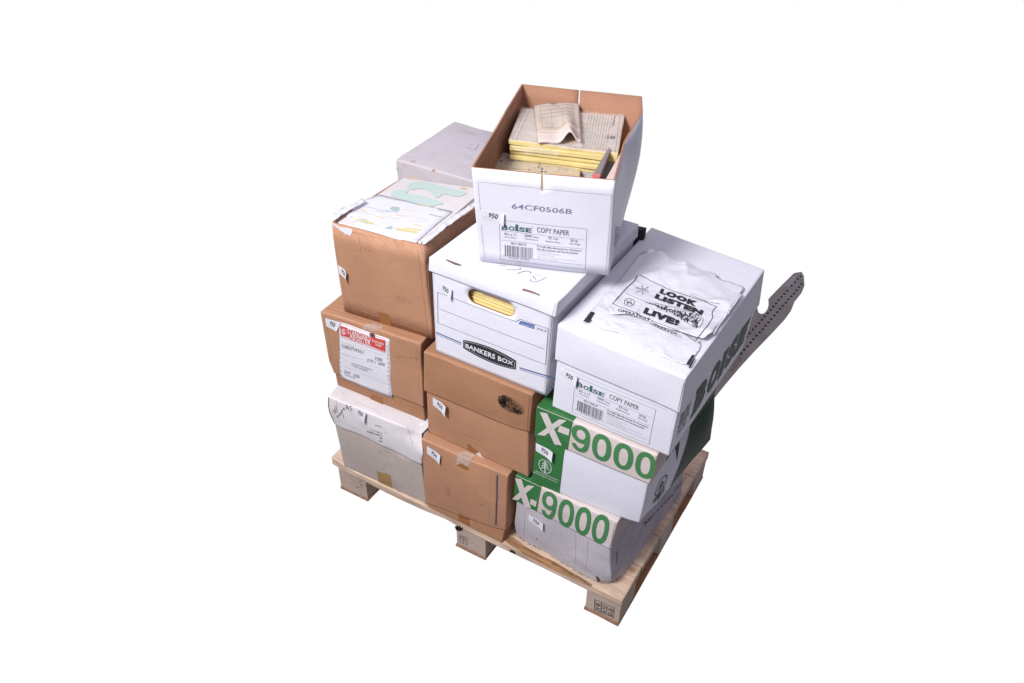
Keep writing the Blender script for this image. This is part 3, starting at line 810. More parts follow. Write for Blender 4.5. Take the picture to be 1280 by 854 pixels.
V, Fc = sheet(PT_, [B1(*p) for p in ((440, 200), (600, 238), (740, 270), (900, 307), (1050, 340), (900, 460), (738, 604), (560, 570), (400, 520), (200, 462), (62, 404), (180, 320), (300, 245), (355, 222))], lambda s, t: .0010+.0009*(1+noise.noise(Vector((s*5, t*9, 0)))), .0005, .012)
mesh_obj('loose_sheet', V, Fc, M['paper'], fs)
t = Ink(PT_, .0012, .012)
t.poly([B1(*p) for p in ((668, 125), (690, 100), (740, 86), (800, 84), (870, 95), (930, 115), (1000, 135), (1080, 152), (1165, 172), (1165, 185), (1110, 210), (1060, 208), (1010, 195), (980, 190), (955, 200), (935, 215), (905, 222), (890, 200), (860, 165), (820, 145), (770, 142), (720, 152), (680, 148))])
t.poly([B1(*p) for p in ((527, 192), (545, 170), (580, 155), (630, 152), (680, 160), (660, 185), (700, 192), (760, 200), (830, 215), (860, 225), (900, 240), (970, 258), (965, 275), (905, 283), (880, 297), (800, 285), (700, 258), (600, 228), (540, 210))])
t.build('green_emblem', M['pgreen'], pd)
t = Ink(PT_, .0026, .012)
t.line([B1(440, 205), B1(740, 275), B1(1045, 342)], .0012)
for a, c, w in (((300, 297), (520, 345), .0026), ((230, 340), (600, 405), .0012), ((180, 380), (330, 415), .0030), ((480, 330), (590, 355), .0016), ((640, 375), (850, 420), .0012), ((500, 465), (590, 492), .0012), ((860, 365), (955, 388), .005), ((240, 420), (500, 475), .0014), ((410, 335), (470, 350), .003), ((700, 420), (860, 440), .001), ((150, 400), (250, 425), .0012)):
    t.line([B1(*a), B1(*c)], w)
t.poly([B1(*p) for p in ((522, 315), (540, 300), (600, 305), (605, 325), (580, 345), (540, 335))])
t.poly([B1(*p) for p in ((485, 468), (530, 460), (545, 472), (535, 492), (490, 486))])
t.build('green_bars', M['pgreen2'], pd)
t = Ink(PT_, .0026, .012)
for a, c, w in (((240, 405), (370, 440), .008), ((590, 490), (740, 515), .011), ((655, 480), (785, 498), .006), ((730, 450), (800, 465), .004)):
    t.line([B1(*a), B1(*c)], w)
t.build('yellow_bars', M['pyellow'], pd)
t = Ink(PT_, .0026, .012)
for a, c, w in (((665, 55), (770, 68), .007), ((1120, 140), (1210, 157), .006), ((760, 285), (845, 298), .005), ((255, 320), (330, 342), .0035), ((625, 318), (775, 350), .003), ((575, 372), (640, 382), .0035), ((400, 380), (470, 395), .0035)):
    t.line([B1(*a), B1(*c)], w)
t.build('orange_bars', M['porange'], pd)
# white liner hanging over the left and right rims
S0 = Surf(lambda s, t: Vector((s, t, .894)), 1, 1, Vector((.2, .2, 0)), (.15, .2))
lin = [(413.5, 276.5), (416, 271), (422, 265.5), (429, 261), (437, 259), (445, 254.5), (452, 250.5), (456.5, 253), (449, 258), (440, 263), (431, 268), (424, 273), (419, 277)]
V, Fc = sheet(S0, lin, lambda s, t: .003+.0022*noise.noise(Vector((s*60, t*60, 0))), .0008, .005)
mesh_obj('plastic_liner', V, Fc, M['film'], obx)
lin = [(527.8, 306.5), (531.5, 307.3), (560, 284.5), (593, 261), (600, 255.5), (594, 254), (580, 263), (560, 276.5), (543, 290), (529, 302)]
V, Fc = sheet(S0, lin, lambda s, t: .0035+.003*noise.noise(Vector((s*50, t*50, 3))), .0008, .006)
mesh_obj('plastic_liner', V, Fc, M['film'], obx)

# behind the left stack: dusty white carton on two more
wr = thing('carton', (-.04, .79, .52), 'dusty pinkish white carton standing behind the left stack', 'carton')
wt = four('WR', 'T'); wb = [Vector((p.x, p.y, .521)) for p in inset(wt, .006)]
H = Hex(wb, wt, rip=.0022, seed=9, bulge=(.002, .003, .002), dents=[((.55, 1, 1), .05, (0, 0, -.006)), ((.85, 1, 1), .05, (0, .004, -.012)), ((0, 0, 1), .02, (.002, 0, -.003))])
ll = [lerp(b_, t_, .60) for b_, t_ in zip(wb, wt)]
HL = Hex(ll, wt, rip=.0022, seed=9, bulge=(.001, .001, .002), dents=[((.35, 1, 1), .06, (0, 0, -.005)), ((.75, 1, 1), .05, (0, -.004, -.016)), ((0, 0, 1), .02, (.002, 0, -.003))])
V, Fc = box_mesh(HL, skip='D', lip=.004)
wl = mesh_obj('lid', V, Fc, M['worn_wr'], wr)
lt = inset(ll, .006)
for p in lt: p.z += .01
HB = Hex(wb, lt, rip=.001, seed=8)
V, Fc = box_mesh(HB)
mesh_obj('body', V, Fc, M['worn_wr'], wr)
W1 = lambda x, y: (400+x/6.4, 130+y/6.4)
t = Ink(face(HL, 'F'), .0006, .01)
t.poly([W1(*p) for p in ((898, 522), (920, 525), (922, 545), (895, 543))]); t.poly([W1(*p) for p in ((672, 482), (690, 484), (688, 490), (674, 489))])
t.build('stain', ink('peach_stain', (.60, .36, .28), .1), wl)
t = Ink(face(HL, 'F'), .0006, .01)
t.text('NO. 1', W1(606, 522), W1(650, 532), W1(606, 510), .0)
t.build('printed_text', M['lgrey'], wl)
t = Ink(face(HL, 'T'), .0006, .01)
for s in ([(582.5, 184.5), (584.5, 184)], [(585.5, 186), (588, 184.5)], [(589, 187.2), (591, 186.4)], [(593.5, 188), (596, 184.5)], [(596.5, 184), (598.5, 181.5)], [(588.5, 181.8), (590.5, 181)]):
    t.line(s, .0018)
t.build('printed_text', M['grey'], wl)
t = Ink(face(HL, 'T'), .0006, .01)
t.poly([W1(*p) for p in ((720, 455), (765, 452), (760, 468), (730, 470))])
t.build('stain', ink('pale_peach_stain', (.58, .47, .43), .05), wl)
for k, (z0, z1) in enumerate(((.0005, .259), (.260, .520))):
    w2 = thing('carton', (-.04, .79, z0), ['plain brown carton on the floor behind the pallet, lowest under the dusty white carton', 'plain brown carton directly under the dusty white carton behind the pallet'][k], 'carton')
    q = [Vector((p.x+.004*k, p.y+.003, z0)) for p in inset(wt, .004+.003*k)]
    H_ = Hex(q, [Vector((p.x, p.y, z1)) for p in q], rip=.0015, seed=20+k)
    V, Fc = box_mesh(H_)
    bd = mesh_obj('body', V, Fc, M['kraft2'], w2)
    t = Ink(face(H_, 'F'), .0006, .02)
    t.quad([(.44, .72), (.58, .72), (.58, 1.0), (.44, 1.0)])
    t.build('tape_strip', M['tape'], bd)

# ------------------------------------------------------------------ middle column
m1 = thing('carton', base_of('M1'), 'brown carton with dark blue edge stripe, lowest of the middle stack on the pallet', 'carton')
BX['M1'].update({"FLl": [.3372, -.0012, .1235], "FRl": [.5935, .0015, .1600], "BRl": [.5895, .4430, .1600], "BLl": [.3350, .4400, .1235]})
M1H, M1B, m1b, m1x = lidded('M1', 'carton', (M['kraft'], M['kraft2']),
    dict(bulge=(.002, .005, -.001), rip=.0022, dents=[((1, 0, 1), .03, (0, .003, -.004)), ((.5, 0, 1), .05, (0, 0, -.002)), ((1, 0, 0), .03, (-.002, .002, .002))]),
    dict(bulge=(0, .001, 0), rip=.0012), m1, gap=.001)
F = face(M1H, 'F')
sticker(F, [(533.8, 557.8), (551.9, 568.5), (551.2, 579), (534, 566.7)], m1b, curl=.007, cu=.5, rot=.4)
t = Ink(F, .0006, .01)
t.poly([(570.5, 581.3), (573, 577.3), (575.5, 577), (580, 580), (585.6, 583.8), (585, 588.5), (577, 585)])
t.poly([(573.3, 641.7), (586.8, 648.9), (586.7, 652.3), (573.4, 645.6)])
t.build('tape_strip', M['tape'], m1b)
t = Ink(face(M1B, 'F'), .0020, .01)
t.poly([(573.4, 645), (586.7, 651.5), (586.6, 658.2), (573.5, 650.8)])
t.build('tape_strip', M['tape'], m1x)
t = Ink(F, .0009, .01)
t.poly([(572.6, 568.0), (575, 565.5), (590, 572.6), (585.4, 584), (578, 579.5), (570.3, 581)])
t.build('clear_tape', M['clear'], m1b)
t = Ink(F, .0006, .01)
t.line([(621.9, 594.5), (621.3, 620), (619.9, 656)], .0042)
t.build('blue_stripe', ink('slate_blue_ink', (.035, .04, .085), .1), m1b)
t = Ink(F, .0005, .01)
t.line([(619.6, 593.6), (618.5, 655)], .0012); t.line([(614, 594), (610.3, 653)], .0006); t.line([(612, 593), (621, 595)], .0008); t.line([(609, 653.5), (622, 658.5)], .0008)
t.build('pale_crease', ink('crease_pale', (.42, .27, .18), .05), m1b)
t = Ink(F, .0006, .01)
t.line([(534, 631.5), (573, 650)], .0005)
t.build('crease', ink('crease_dark', (.16, .08, .04), .05), m1b)
T = face(M1H, 'T')
t = Ink(T, .0006, .01)
t.line([(531, 546.3), (585, 570), (634, 591)], .0016)
t.build('flap_edge', ink('flap_kraft', (.46, .30, .20), .05), m1b)
t = Ink(T, .0009, .01)
t.poly([(575, 565.3), (584, 564.5), (596, 569), (590, 572.4)])
t.build('clear_tape', M['clear'], m1b)

m2 = thing('carton', base_of('M2'), 'brown lidded carton with black smudge, just under the white storage box', 'carton')
ML, MB, ml_, mb_ = lidded('M2', 'carton', (M['kraft2'], M['kraft']),
    dict(bulge=(.002, .003, 0), rip=.0018, dents=[((1, 0, 0), .03, (-.002, .003, .002)), ((0, 0, 1), .02, (0, 0, -.002))]),
    dict(bulge=(.001, .003, 0), rip=.0014), m2, gap=.001)
F = face(ML, 'F')
def blob(cx, cy, rx, ry, seed, n=26):
    return [(cx+rx*math.cos(a)*(1+.16*noise.noise(Vector((a*2, seed, 0))))*.92-ry*math.sin(a)*.22, cy+rx*math.cos(a)*.46+ry*math.sin(a)*(1+.22*noise.noise(Vector((a*2.6, seed, 4))))) for a in [i*2*math.pi/n for i in range(n)]]
for i_, (cx, cy, rx, ry, mt) in enumerate(((639.5, 507.0, 17.5, 8.6, 'smudge'), (638.5, 507.5, 15.5, 7.0, 'smudge'), (640, 509, 13.5, 5.2, 'smudge'), (627.5, 500.5, 5.6, 5.6, 'smudge2'), (634, 498, 7.5, 3.0, 'smudge2'), (629, 504, 5.0, 5.5, 'smudge2'), (646, 513.5, 7, 3.0, 'smudge2'))):
    t = Ink(F, .0005+.00015*i_, .01); t.poly(blob(cx, cy, rx, ry, i_*3.3+1)); t.build('black_smudge', M[mt], ml_)
t = Ink(F, .0005, .01)
t.line([(662.5, 492.5), (658.9, 541.5)], .0007)
t.build('panel_seam', M['kraft_dk'], ml_)
F = face(MB, 'F')
sticker(face(ML, 'F') if False else F, [(543.0, 494.9), (561.0, 505.4), (560.2, 517.2), (543.6, 504.6)], mb_, curl=.009, cu=.5, rot=.4, off=.0075)
t = Ink(F, .0006, .01)
t.poly([(584, 554), (588, 556.5), (592, 560.5), (597.5, 563.8), (595.5, 568.5), (591, 567.5), (585, 563)])
t.build('tape_strip', M['tape'], mb_)
t = Ink(F, .0007, .01)
t.poly([(595, 566.5), (600, 565.5), (603.5, 571.5), (598, 571)]); t.poly([(602, 570.5), (605, 571.3), (606.6, 575), (603, 574)])
t.build('torn_paper', M['worn'] if True else None, mb_)
t = Ink(F, .0005, .01)
t.line([(578, 541.5), (600, 551)], .0006)
t.build('crease', M['kraft_dk'], mb_)
t = Ink(F, .0005, .004)
for p in ((536.3, 531.5), (536.6, 538.6), (599, 571)):
    t.poly([(p[0]-.8, p[1]), (p[0], p[1]+.9), (p[0]+.9, p[1]), (p[0], p[1]-.9)])
t.build('dark_spot', M['hole'], mb_)

# white storage box with handle hole
bk = thing('storage_box', base_of('BK'), 'white lidded storage box with oval handle hole and black nameplate, on the smudged brown carton', 'storage box')
BKL = Hex(four('BK', 'l'), four('BK', 'T', -.0008), bulge=(.001, .002, -.003), rip=.0011, seed=21, dents=[((1, 0, 1), .028, (-.001, .002, -.004)), ((.97, .12, 1), .03, (0, 0, -.004)), ((1, 0, 0), .03, (.002, -.001, 0))])
V, Fc = box_mesh(BKL, skip='D', lip=.004)
bkl = mesh_obj('lid', V, Fc, M['white_lid'], bk)
lt = inset(four('BK', 'l'), .0062)
for p in lt: p.z += .028
BKB = Hex(four('BK', 'b'), lt, bulge=(.001, .002, 0), rip=.0010, seed=22)
V, Fc, MI = open_mesh(BKB, .004)
# cut out the front wall and put one back with the handle hole in it
bm = bmesh.new()
base_ = wloc(bk)
vs = [bm.verts.new(v-base_) for v in V]
for f, mi in zip(Fc, MI):
    try: q = bm.faces.new([vs[i] for i in f]); q.material_index = mi; q.smooth = True
    except ValueError: pass
K2 = lambda x, y: (530+x/5.024, 330+y/5.024)
FBK = face(BKB, 'F')
hl, hr = FBK.st(K2(322, 208)), FBK.st(K2(524, 280))
Hc = [hl, hr]
Rh = .0185
hc = [(hl.x*FBK.W, hl.y*FBK.H), (hr.x*FBK.W, hr.y*FBK.H)]
hy = (hc[0][1]+hc[1][1])/2
hole = [(hc[1][0]+Rh*math.cos(a), hy+Rh*math.sin(a)) for a in [(-90+180*i/12)*math.pi/180 for i in range(13)]] + \
       [(hc[0][0]+Rh*math.cos(a), hy+Rh*math.sin(a)) for a in [(90+180*i/12)*math.pi/180 for i in range(13)]]
def inhole(x, y, g=0):
    xx = min(max(x, hc[0][0]), hc[1][0]); return (x-xx)**2+(y-hy)**2 < (Rh+g)**2
kill = []
for f in bm.faces:
    c = f.calc_center_median()+base_
    u = (c-BKB.b[0]).dot(BKB.ex); w = (c-BKB.b[0]).dot(BKB.ey); z = c.z-BKB.b[0].z
    if -.004 < w < .0062 and .012 < u < FBK.W-.012 and .004 < z < FBK.H-.001 : kill.append(f)
bmesh.ops.delete(bm, geom=kill, context='FACES')
me = bpy.data.meshes.new('body'); bm.to_mesh(me); bm.free()
me.materials.append(M['white']); me.materials.append(M['kraft_in'])
bkb = bpy.data.objects.new('body', me); COL.objects.link(bkb); bkb.parent = bk
W, H_ = FBK.W, FBK.H
xs = [.0+i*W/26 for i in range(27)]; ysn = [i*H_/22 for i in range(23)]
pts = [Vector(p) for p in hole]; n0 = len(pts)
for x in xs:
    for y in ysn:
        xx = min(max(x, .0018), W-.0018)
        if not inhole(x, y, .004): pts.append(Vector((xx, min(y, H_*.999))))
V2, _, F2, *_r = delaunay_2d_cdt(pts, [(i, (i+1) % n0) for i in range(n0)], [], 0, 1e-7)
F2 = [list(f) for f in F2 if not inhole(sum(V2[i].x for i in f)/3, sum(V2[i].y for i in f)/3, -.0002)]
V = [FBK.pt(p.x/W, p.y/H_, .0006) for p in V2]; k = len(V); V += [FBK.pt(p.x/W, p.y/H_, -.0038) for p in V2]
Fc, MI = [], []
ec = {}
for f in F2:
    for a, b_ in zip(f, f[1:]+f[:1]): ec[(a, b_)] = 1
for f in F2:
    Fc.append(f); MI.append(0); Fc.append([i+k for i in f][::-1]); MI.append(1)
    for a, b_ in zip(f, f[1:]+f[:1]):
        if (b_, a) not in ec: Fc.append([a, a+k, b_+k, b_]); MI.append(1)
bkf = mesh_obj('front_panel', V, Fc, [M['white'], M['kraft_in']], bk, MI)
# yellow envelopes inside, seen through the hole
ev_ = thing('envelope_stack', BKB.ev(.5, .3, .1), 'stack of yellow envelopes seen through the handle hole of the white storage box', 'envelope stack')
for k_ in range(7):
    z0 = BKB.b[0].z+.145+k_*.0086
    pts4 = [BKB.ev(a, b_, .3) for a, b_ in ((.05, .030+.006*(k_ % 3)), (.95, .026+.007*((k_+1) % 2)), (.95, .8), (.05, .8))]
    Hh = Hex([Vector((p.x, p.y, z0)) for p in pts4], [Vector((p.x, p.y, z0+.0079)) for p in pts4], rip=.0012, seed=k_)
    V, Fc = box_mesh(Hh, .001, 10)
    mesh_obj('envelope', V, Fc, M['yedge'], ev_)
Hh = Hex([BKB.ev(a, b_, .02) for a, b_ in ((.06, .05), (.94, .05), (.94, .8), (.06, .8))], [Vector((*BKB.ev(a, b_, .5).xy, BKB.b[0].z+.144)) for a, b_ in ((.06, .05), (.94, .05), (.94, .8), (.06, .8))], rip=0)
V, Fc = box_mesh(Hh, .001, 6); mesh_obj('paper_block', V, Fc, M['pedge'], ev_)
O1 = .0017
t = Ink(FBK, O1, .012)
t.line([K2(88, 175), K2(580, 360), K2(608, 345), K2(782, 405), K2(765, 630), K2(90, 368), K2(88, 175)], .0012)
t.line([K2(100, 280), K2(757, 532)], .0012)
t.build('printed_lines', M['grey'], bkf)
t = Ink(FBK, O1, .012)
t.poly([K2(595, 374), K2(611, 355), K2(697, 381), K2(692, 406)])
t.build('blue_tab', M['blue'], bkf)
t = Ink(FBK, O1+.0004, .012)
t.text('ECONO/STOR', K2(612, 378), K2(690, 400), K2(614, 366), .0)
t.build('tab_lettering', M['white_ink'], bkf)
t = Ink(FBK, O1, .012)
t.text('703', K2(706, 409), K2(768, 427), K2(708, 394), -.012)
t.line([K2(80, 428), K2(234, 494)], .0030).line([K2(604, 650), K2(812, 712)], .0030)
t.build('blue_stripe', M['navy'], bkf)
t = Ink(FBK, O1, .012)
t.line([K2(80, 439), K2(234, 505)], .0013).line([K2(604, 661), K2(812, 724)], .0013)
t.build('thin_blue_lines', M['blue'], bkf)
def arch(a, b_, hgt, n=10): return [(a[0]+(b_[0]-a[0])*i/n, a[1]+(b_[1]-a[1])*i/n-hgt*4*(i/n)*(1-i/n)) for i in range(n+1)]
def plate(inx, iny):
    tl, tr, br, bl = (248+inx, 475+iny), (580-inx, 605+iny), (578-inx, 661-iny), (248+inx, 525-iny)
    return [K2(*p) for p in arch(tl, tr, 20)+arch(br, bl, -20)]
t = Ink(FBK, O1, .012); t.poly(plate(0, 0)); t.build('nameplate', M['black'], bkf)
t = Ink(FBK, O1+.0003, .012); pl_ = plate(7, 9); t.line(pl_+[pl_[0]], .0007)
wf = lambda X, Y: .5+(Y-.5)*(.72+1.1*X*(1-X)*1.1)
t.text('BANKERS BOX', K2(264, 524), K2(562, 640), K2(264, 492), .03, warp=wf)
t.build('nameplate_lettering', M['white_ink'], bkf)
t = Ink(FBK, O1, .012); t.text('®', K2(586, 622), K2(594, 625), K2(586, 612), 0); t.build('mark', M['lgrey'], bkf)
sticker(FBK, [(547.5, 351.5), (566.8, 361.5), (566.0, 374.5), (548, 361.8)], bkf, curl=.008, off=.0012, cu=.6, rot=.25)
TT = face(BKL, 'T')
H6 = lambda x, y: (600+x/12.8, 310+y/12.8)
t = Ink(TT, .0006, .008)
for s, w in (([(310, 297), (345, 280), (405, 285)], .0009), ([(425, 345), (500, 352), (570, 352), (620, 350), (645, 342), (650, 330), (632, 318)], .0012), ([(605, 418), (640, 395), (700, 378), (760, 374), (805, 385), (815, 402), (800, 408)], .0014),
             ([(845, 455), (870, 482), (893, 510)], .0014), ([(815, 505), (797, 528), (830, 545), (880, 547), (950, 530), (1000, 505), (1058, 472)], .0012), ([(850, 455), (920, 442), (1020, 455)], .0005)):
    t.line([H6(*p) for p in s], w)
t.build('handwriting', M['black'], bkl)
# brown finger slots along the front edge of the lid
t = Ink(TT, .0006, .008)
t.poly([(556.2, 325.0), (559, 324.6), (577.5, 331.5), (574.5, 332.8), (568, 331.3)])
t.build('slot', ink('slot_brown', (.16, .10, .08), .05), bkl)
t = Ink(face(BKL, 'F'), .0006, .008)
t.poly([(652.5, 361.3), (655, 360.5), (666, 364), (675, 368), (674.5, 369.5), (664, 367), (653.5, 363.5)])
t.build('slot', ink('slot_brown_front', (.22, .13, .10), .05), bkl)
t = Ink(face(BKL, 'F'), .0010, .008)
t.poly([(655, 363.5), (673, 369), (672.5, 370.6), (656, 365.5)])
t.build('slot_tab', M['white'], bkl)
t = Ink(face(BKL, 'F'), .0006, .008)
t.line([(694.3, 378.5), (690.5, 394.5)], .0006)
t.build('panel_seam', M['grey'], bkl)

def blot(F, parent, name, mat, spots, off=.0007):
    t = Ink(F, off, .012)
    for k_, (x, y, rx, ry) in enumerate(spots):
        t.poly([(x+rx*math.cos(a)*(1+.35*noise.noise(Vector((a, k_*3.7, x)))), y+ry*math.sin(a)*(1+.35*noise.noise(Vector((a, k_*2.9, y+5))))) for a in [i*2*math.pi/18 for i in range(18)]])
    t.build(name, mat, parent)
def creases(F, parent, segs, mat, w=.0007):
    t = Ink(F, .00055, .012)
    for k_, s_ in enumerate(segs):
        (x0, y0), (x1, y1) = s_; n_ = 6
        t.line([(x0+(x1-x0)*i/n_+.0016*noise.noise(Vector((i*1.3, k_*5.1, x0)))*6, y0+(y1-y0)*i/n_+.0016*noise.noise(Vector((i*1.7, k_*3.3, y0+9)))*6) for i in range(n_+1)], w)
    t.build('crease', mat, parent)
crl = ink('crease_pale_kraft', (.52, .32, .20), .05); crd = ink('crease_deep_kraft', (.22, .115, .06), .05)
blot(M1F if False else face(M1H, 'F'), m1b, 'scuff', M['stain2'], [(560.5, 612, 2.6, 8), (600, 630, 8, 3)])
blot(face(SL, 'F'), sl, 'scuff', M['stain2'], [(517, 448, 8, 2.5), (412, 440, 2, 14)])
blot(face(OBH, 'F'), ob, 'scuff', M['stain2'], [(455, 312, 10, 3), (500, 375, 9, 4)])
creases(face(SL, 'F'), sl, [((497, 437), (524, 452)), ((501, 440), (527, 461)), ((408, 405), (417, 455)), ((520, 432), (524, 500))], crl)
creases(face(SL, 'F'), sl, [((494, 446), (519, 447)), ((493, 492), (526, 506))], crd, .0005)
creases(face(OBH, 'F'), ob, [((418, 300), (432, 372)), ((448, 292), (452, 330)), ((534, 330), (539, 400)), ((440, 384), (536, 417))], crl)
creases(face(OBH, 'F'), ob, [((424, 286), (470, 297)), ((522, 312), (535, 415))], crd, .0005)
creases(face(MB, 'F'), mb_, [((540, 545), (590, 566)), ((650, 560), (656, 590)), ((608, 560), (655, 578))], crl)
creases(face(ML, 'F'), ml_, [((535, 470), (560, 478)), ((590, 462), (594, 505)), ((652, 492), (648, 535))], crl)
creases(face(M1H, 'F'), m1b, [((540, 575), (546, 625)), ((560, 570), (612, 594)), ((590, 610), (604, 640))], crl)
creases(face(GL, 'F'), gl, [((509, 534), (516, 556)), ((440, 500), (470, 512)), ((420, 500), (424, 528))], ink('crease_grey', (.40, .36, .36), .05))
# ------------------------------------------------------------------ open white carton on top of the middle stack
def boise(t_teal, t_grey, G):
    pass
def paper_label(F, parent, G, off=.0006):
    """the framed copy-paper panel; G maps (0..1, 0..1) of the frame to photo pixels"""
    a = Ink(F, off, .01)
    c = [G(0, 1), G(1, 1), G(1, 0), G(0, 0)]
    a.line(c+[c[0]], .0007)
    for y in (.735, .50): a.line([G(.02, y), G(.965, y)], .0005)
    a.line([G(.43, .105), G(.965, .105)], .0005)
    for i in range(5): a.line([G(.43, .33-i*.048), G(.60+.07*((i*3) % 5)/2+.1*(i == 3)*1.5, .33-i*.048)], .0005)
    a.build('label_frame', M['grey'], parent)
    a = Ink(F, off, .008)
    a.text('COPY PAPER', G(.43, .79), G(.80, .79), G(.43, .925), .012)
    a.text('8½ x 11', G(.055, .635), G(.19, .635), G(.055, .70), .008)
    a.text('5000', G(.285, .645), G(.37, .645), G(.285, .71), .012); a.text('Sheets', G(.385, .645), G(.45, .645), G(.385, .69), 0)
    a.text('92', G(.56, .65), G(.60, .65), G(.56, .715), .012); a.text('Bright', G(.62, .655), G(.68, .655), G(.62, .70), 0)
    a.text('20 lb.', G(.815, .65), G(.91, .65), G(.815, .715), .012)
    a.text('215.9 x 279mm', G(.055, .57), G(.19, .57), G(.055, .61), 0)
    a.text('10 Reams/Carton', G(.29, .575), G(.44, .575), G(.29, .615), 0)
    a.text('Brightness Rating', G(.53, .575), G(.70, .575), G(.53, .615), 0)
    a.text('Basis Weight', G(.81, .58), G(.93, .58), G(.81, .62), 0)
    a.text('8511BICP', G(.13, .415), G(.31, .415), G(.13, .475), .012)
    a.text('Proudly Manufactured for Exclusive', G(.43, .425), G(.945, .425), G(.43, .475), .014)
    a.text('Use By Schools and Governments', G(.43, .355), G(.91, .355), G(.43, .405), .014)
    a.build('label_lettering', M['grey'], parent)
    a = Ink(F, off, .012)
    random.seed(11); x = .055
    while x < .385:
        w = random.choice((.004, .006, .010, .014)); a.poly([G(x, .10), G(x+w, .10), G(x+w, .38), G(x, .38)]); x += w+random.choice((.005, .007, .011))
    a.text('0', G(.035, .085), G(.047, .085), G(.035, .115), 0); a.text('42396 20962', G(.10, .06), G(.35, .06), G(.10, .09), 0); a.text('8', G(.395, .085), G(.408, .085), G(.395, .115), 0)
    a.build('barcode', M['grey'], parent)
    a = Ink(F, off+.0003, .008)
    # heavy slab-serif wordmark
    Wm = lambda x, y: G(.028+x*.345, .765+y*.135)
    a.text('B', Wm(.0, 0), Wm(.20, 0), Wm(.0, 1), .03); a.text('O', Wm(.225, 0), Wm(.415, 0), Wm(.225, .80), .035, bbox=True)
    a.text('i', Wm(.445, 0), Wm(.545, 0), Wm(.445, 1.28), .06, bbox=True)
    a.text('S', Wm(.57, 0), Wm(.765, 0), Wm(.57, .82), .035, bbox=True); a.text('E', Wm(.79, 0), Wm(.985, 0), Wm(.79, .80), .035, bbox=True)
    for x0, x1, y0, y1 in ((-.02, .08, 0, .16), (-.02, .08, .84, 1), (.42, .57, 0, .15), (.42, .50, .62, .76), (.775, .85, 0, .13), (.775, .85, .67, .80)):
        a.poly([Wm(x0, y0), Wm(x1, y0), Wm(x1, y1), Wm(x0, y1)])
    a.build('wordmark', M['teal'], parent)
    a = Ink(F, off, .008); a.text('®', G(.375, .88), G(.385, .88), G(.375, .915), 0); a.build('mark', M['teal'], parent)
def bil(TL, TR, BR, BL):
    def G(x, y):
        return tuple((BL[i]*(1-x)+BR[i]*x)*(1-y)+(TL[i]*(1-x)+TR[i]*x)*y for i in (0, 1))
    return G

tb = thing('open_carton', base_of('TB'), 'open white copy paper carton with bare brown inside, perched on top of the pile', 'open carton')
TBH = Hex(four('TB', 'b'), four('TB', 'T'), bulge=(.004, .002, 0), rip=.0012, seed=30, dents=[((1, .80, .72), .11, (.020, .006, 0)), ((1, .45, .60), .10, (.007, 0, 0)), ((1, .80, 1), .03, (.003, 0, -.003)), ((1, .42, 1), .07, (-.006, 0, -.003))])
V, Fc, MI = open_mesh(TBH, .0042, notches=(('F', .490, .5065, .84), ('B', .488, .499, .80)), n=12, nc=8)
tbo = mesh_obj('body', V, Fc, [M['white'], M['kraft_in']], tb, MI)
F = face(TBH, 'F')
A1 = lambda x, y: (600+x/7.11, 240+y/7.11)
def fdup(px):
    return px
G = bil(A1(172, 248), A1(950, 328), A1(935, 690), A1(180, 600))
paper_label(F, tbo, G)
t = Ink(F, .0006, .008)
t.text('64CF0506B', A1(280, 146), A1(815, 196), A1(283, 100), .012)
t.build('stamped_code', M['violet'], tbo)
t = Ink(F, .0006, .02)
Zb = lambda x, y: (580+x/5.333, 90+y/5.333)
t.line([Zb(103, 733), Zb(985, 822)], .0008)
t.line([(597.3, 227.6), (600.5, 262)], .0006); t.line([(601.5, 281), (606.2, 325)], .0006)
t.line([(764.7, 244.3), (757.0, 341)], .0007)
t.build('printed_border', M['lgrey'], tbo)
sticker(F, [(601.3, 262.8), (630.8, 266.4), (630.2, 281.5), (601.8, 273.2)], tbo, curl=.006, cu=.8, rot=.15)
t = Ink(face(TBH, 'R'), .0006, .008)
t.text('EXPRESS', (769.6, 311), (774.2, 285), (767.0, 307), .0)
t.build('printed_text', M['grey'], tbo)
# its contents
def xy(px, z): p = unproj(px[0], px[1], z); return (p.x, p.y)
def block(name, pxs, zt, zb, mat, parent, seed=1, rip=.0010, bulge=(0, 0, 0), n=12, e=.0015, dents=()):
    H = prism([xy(p, zt) for p in pxs], zt, zb, rip=rip, seed=seed, bulge=bulge)
    H.dents = dents
    V, Fc = box_mesh(H, e, n)
    return H, mesh_obj(name, V, Fc, mat, parent)
C2 = lambda x, y: (630+x/7.42, 120+y/7.42)
# support under everything (loose forms deep in the carton)
fb = thing('form_bundle', TBH.ev(.45, .65, .3), 'large film wrapped bundle of yellow edged forms at the back of the open white carton', 'form bundle')
zt = 1.098
q = [C2(45, 412), C2(1060, 530), C2(1118, 178), C2(158, 112)]
H, o = block('form_pad', q, zt, zt-.0105, M['wrap'], fb, seed=41, rip=.0022)
T1 = face(H, 'T')
for k_ in range(1, 5):
    qq = [xy(p, zt) for p in q]
    qq = [Vector((p[0], p[1], 0)) for p in qq]
    c_ = sum(qq, Vector())/4
    qq = [(p.x+.0035*math.sin(k_*2+i)+(c_.x-p.x)*.012*k_, p.y+.0035*math.cos(k_*3+i)+(c_.y-p.y)*.010*k_) for i, p in enumerate(qq)]
    Hk = prism(qq, zt-.0115*k_+.0006, zt-.0115*k_-.0098, seed=41+k_, rip=.0018)
    V, Fc = box_mesh(Hk, .001, 12); mesh_obj('form_pad', V, Fc, M['yedge'], fb)
Hk = prism([(p[0], p[1]) for p in qq], zt-.057, .915, seed=50, rip=.0006); V, Fc = box_mesh(Hk, .001, 8); mesh_obj('lower_pads', V, Fc, M['pedge'], fb)
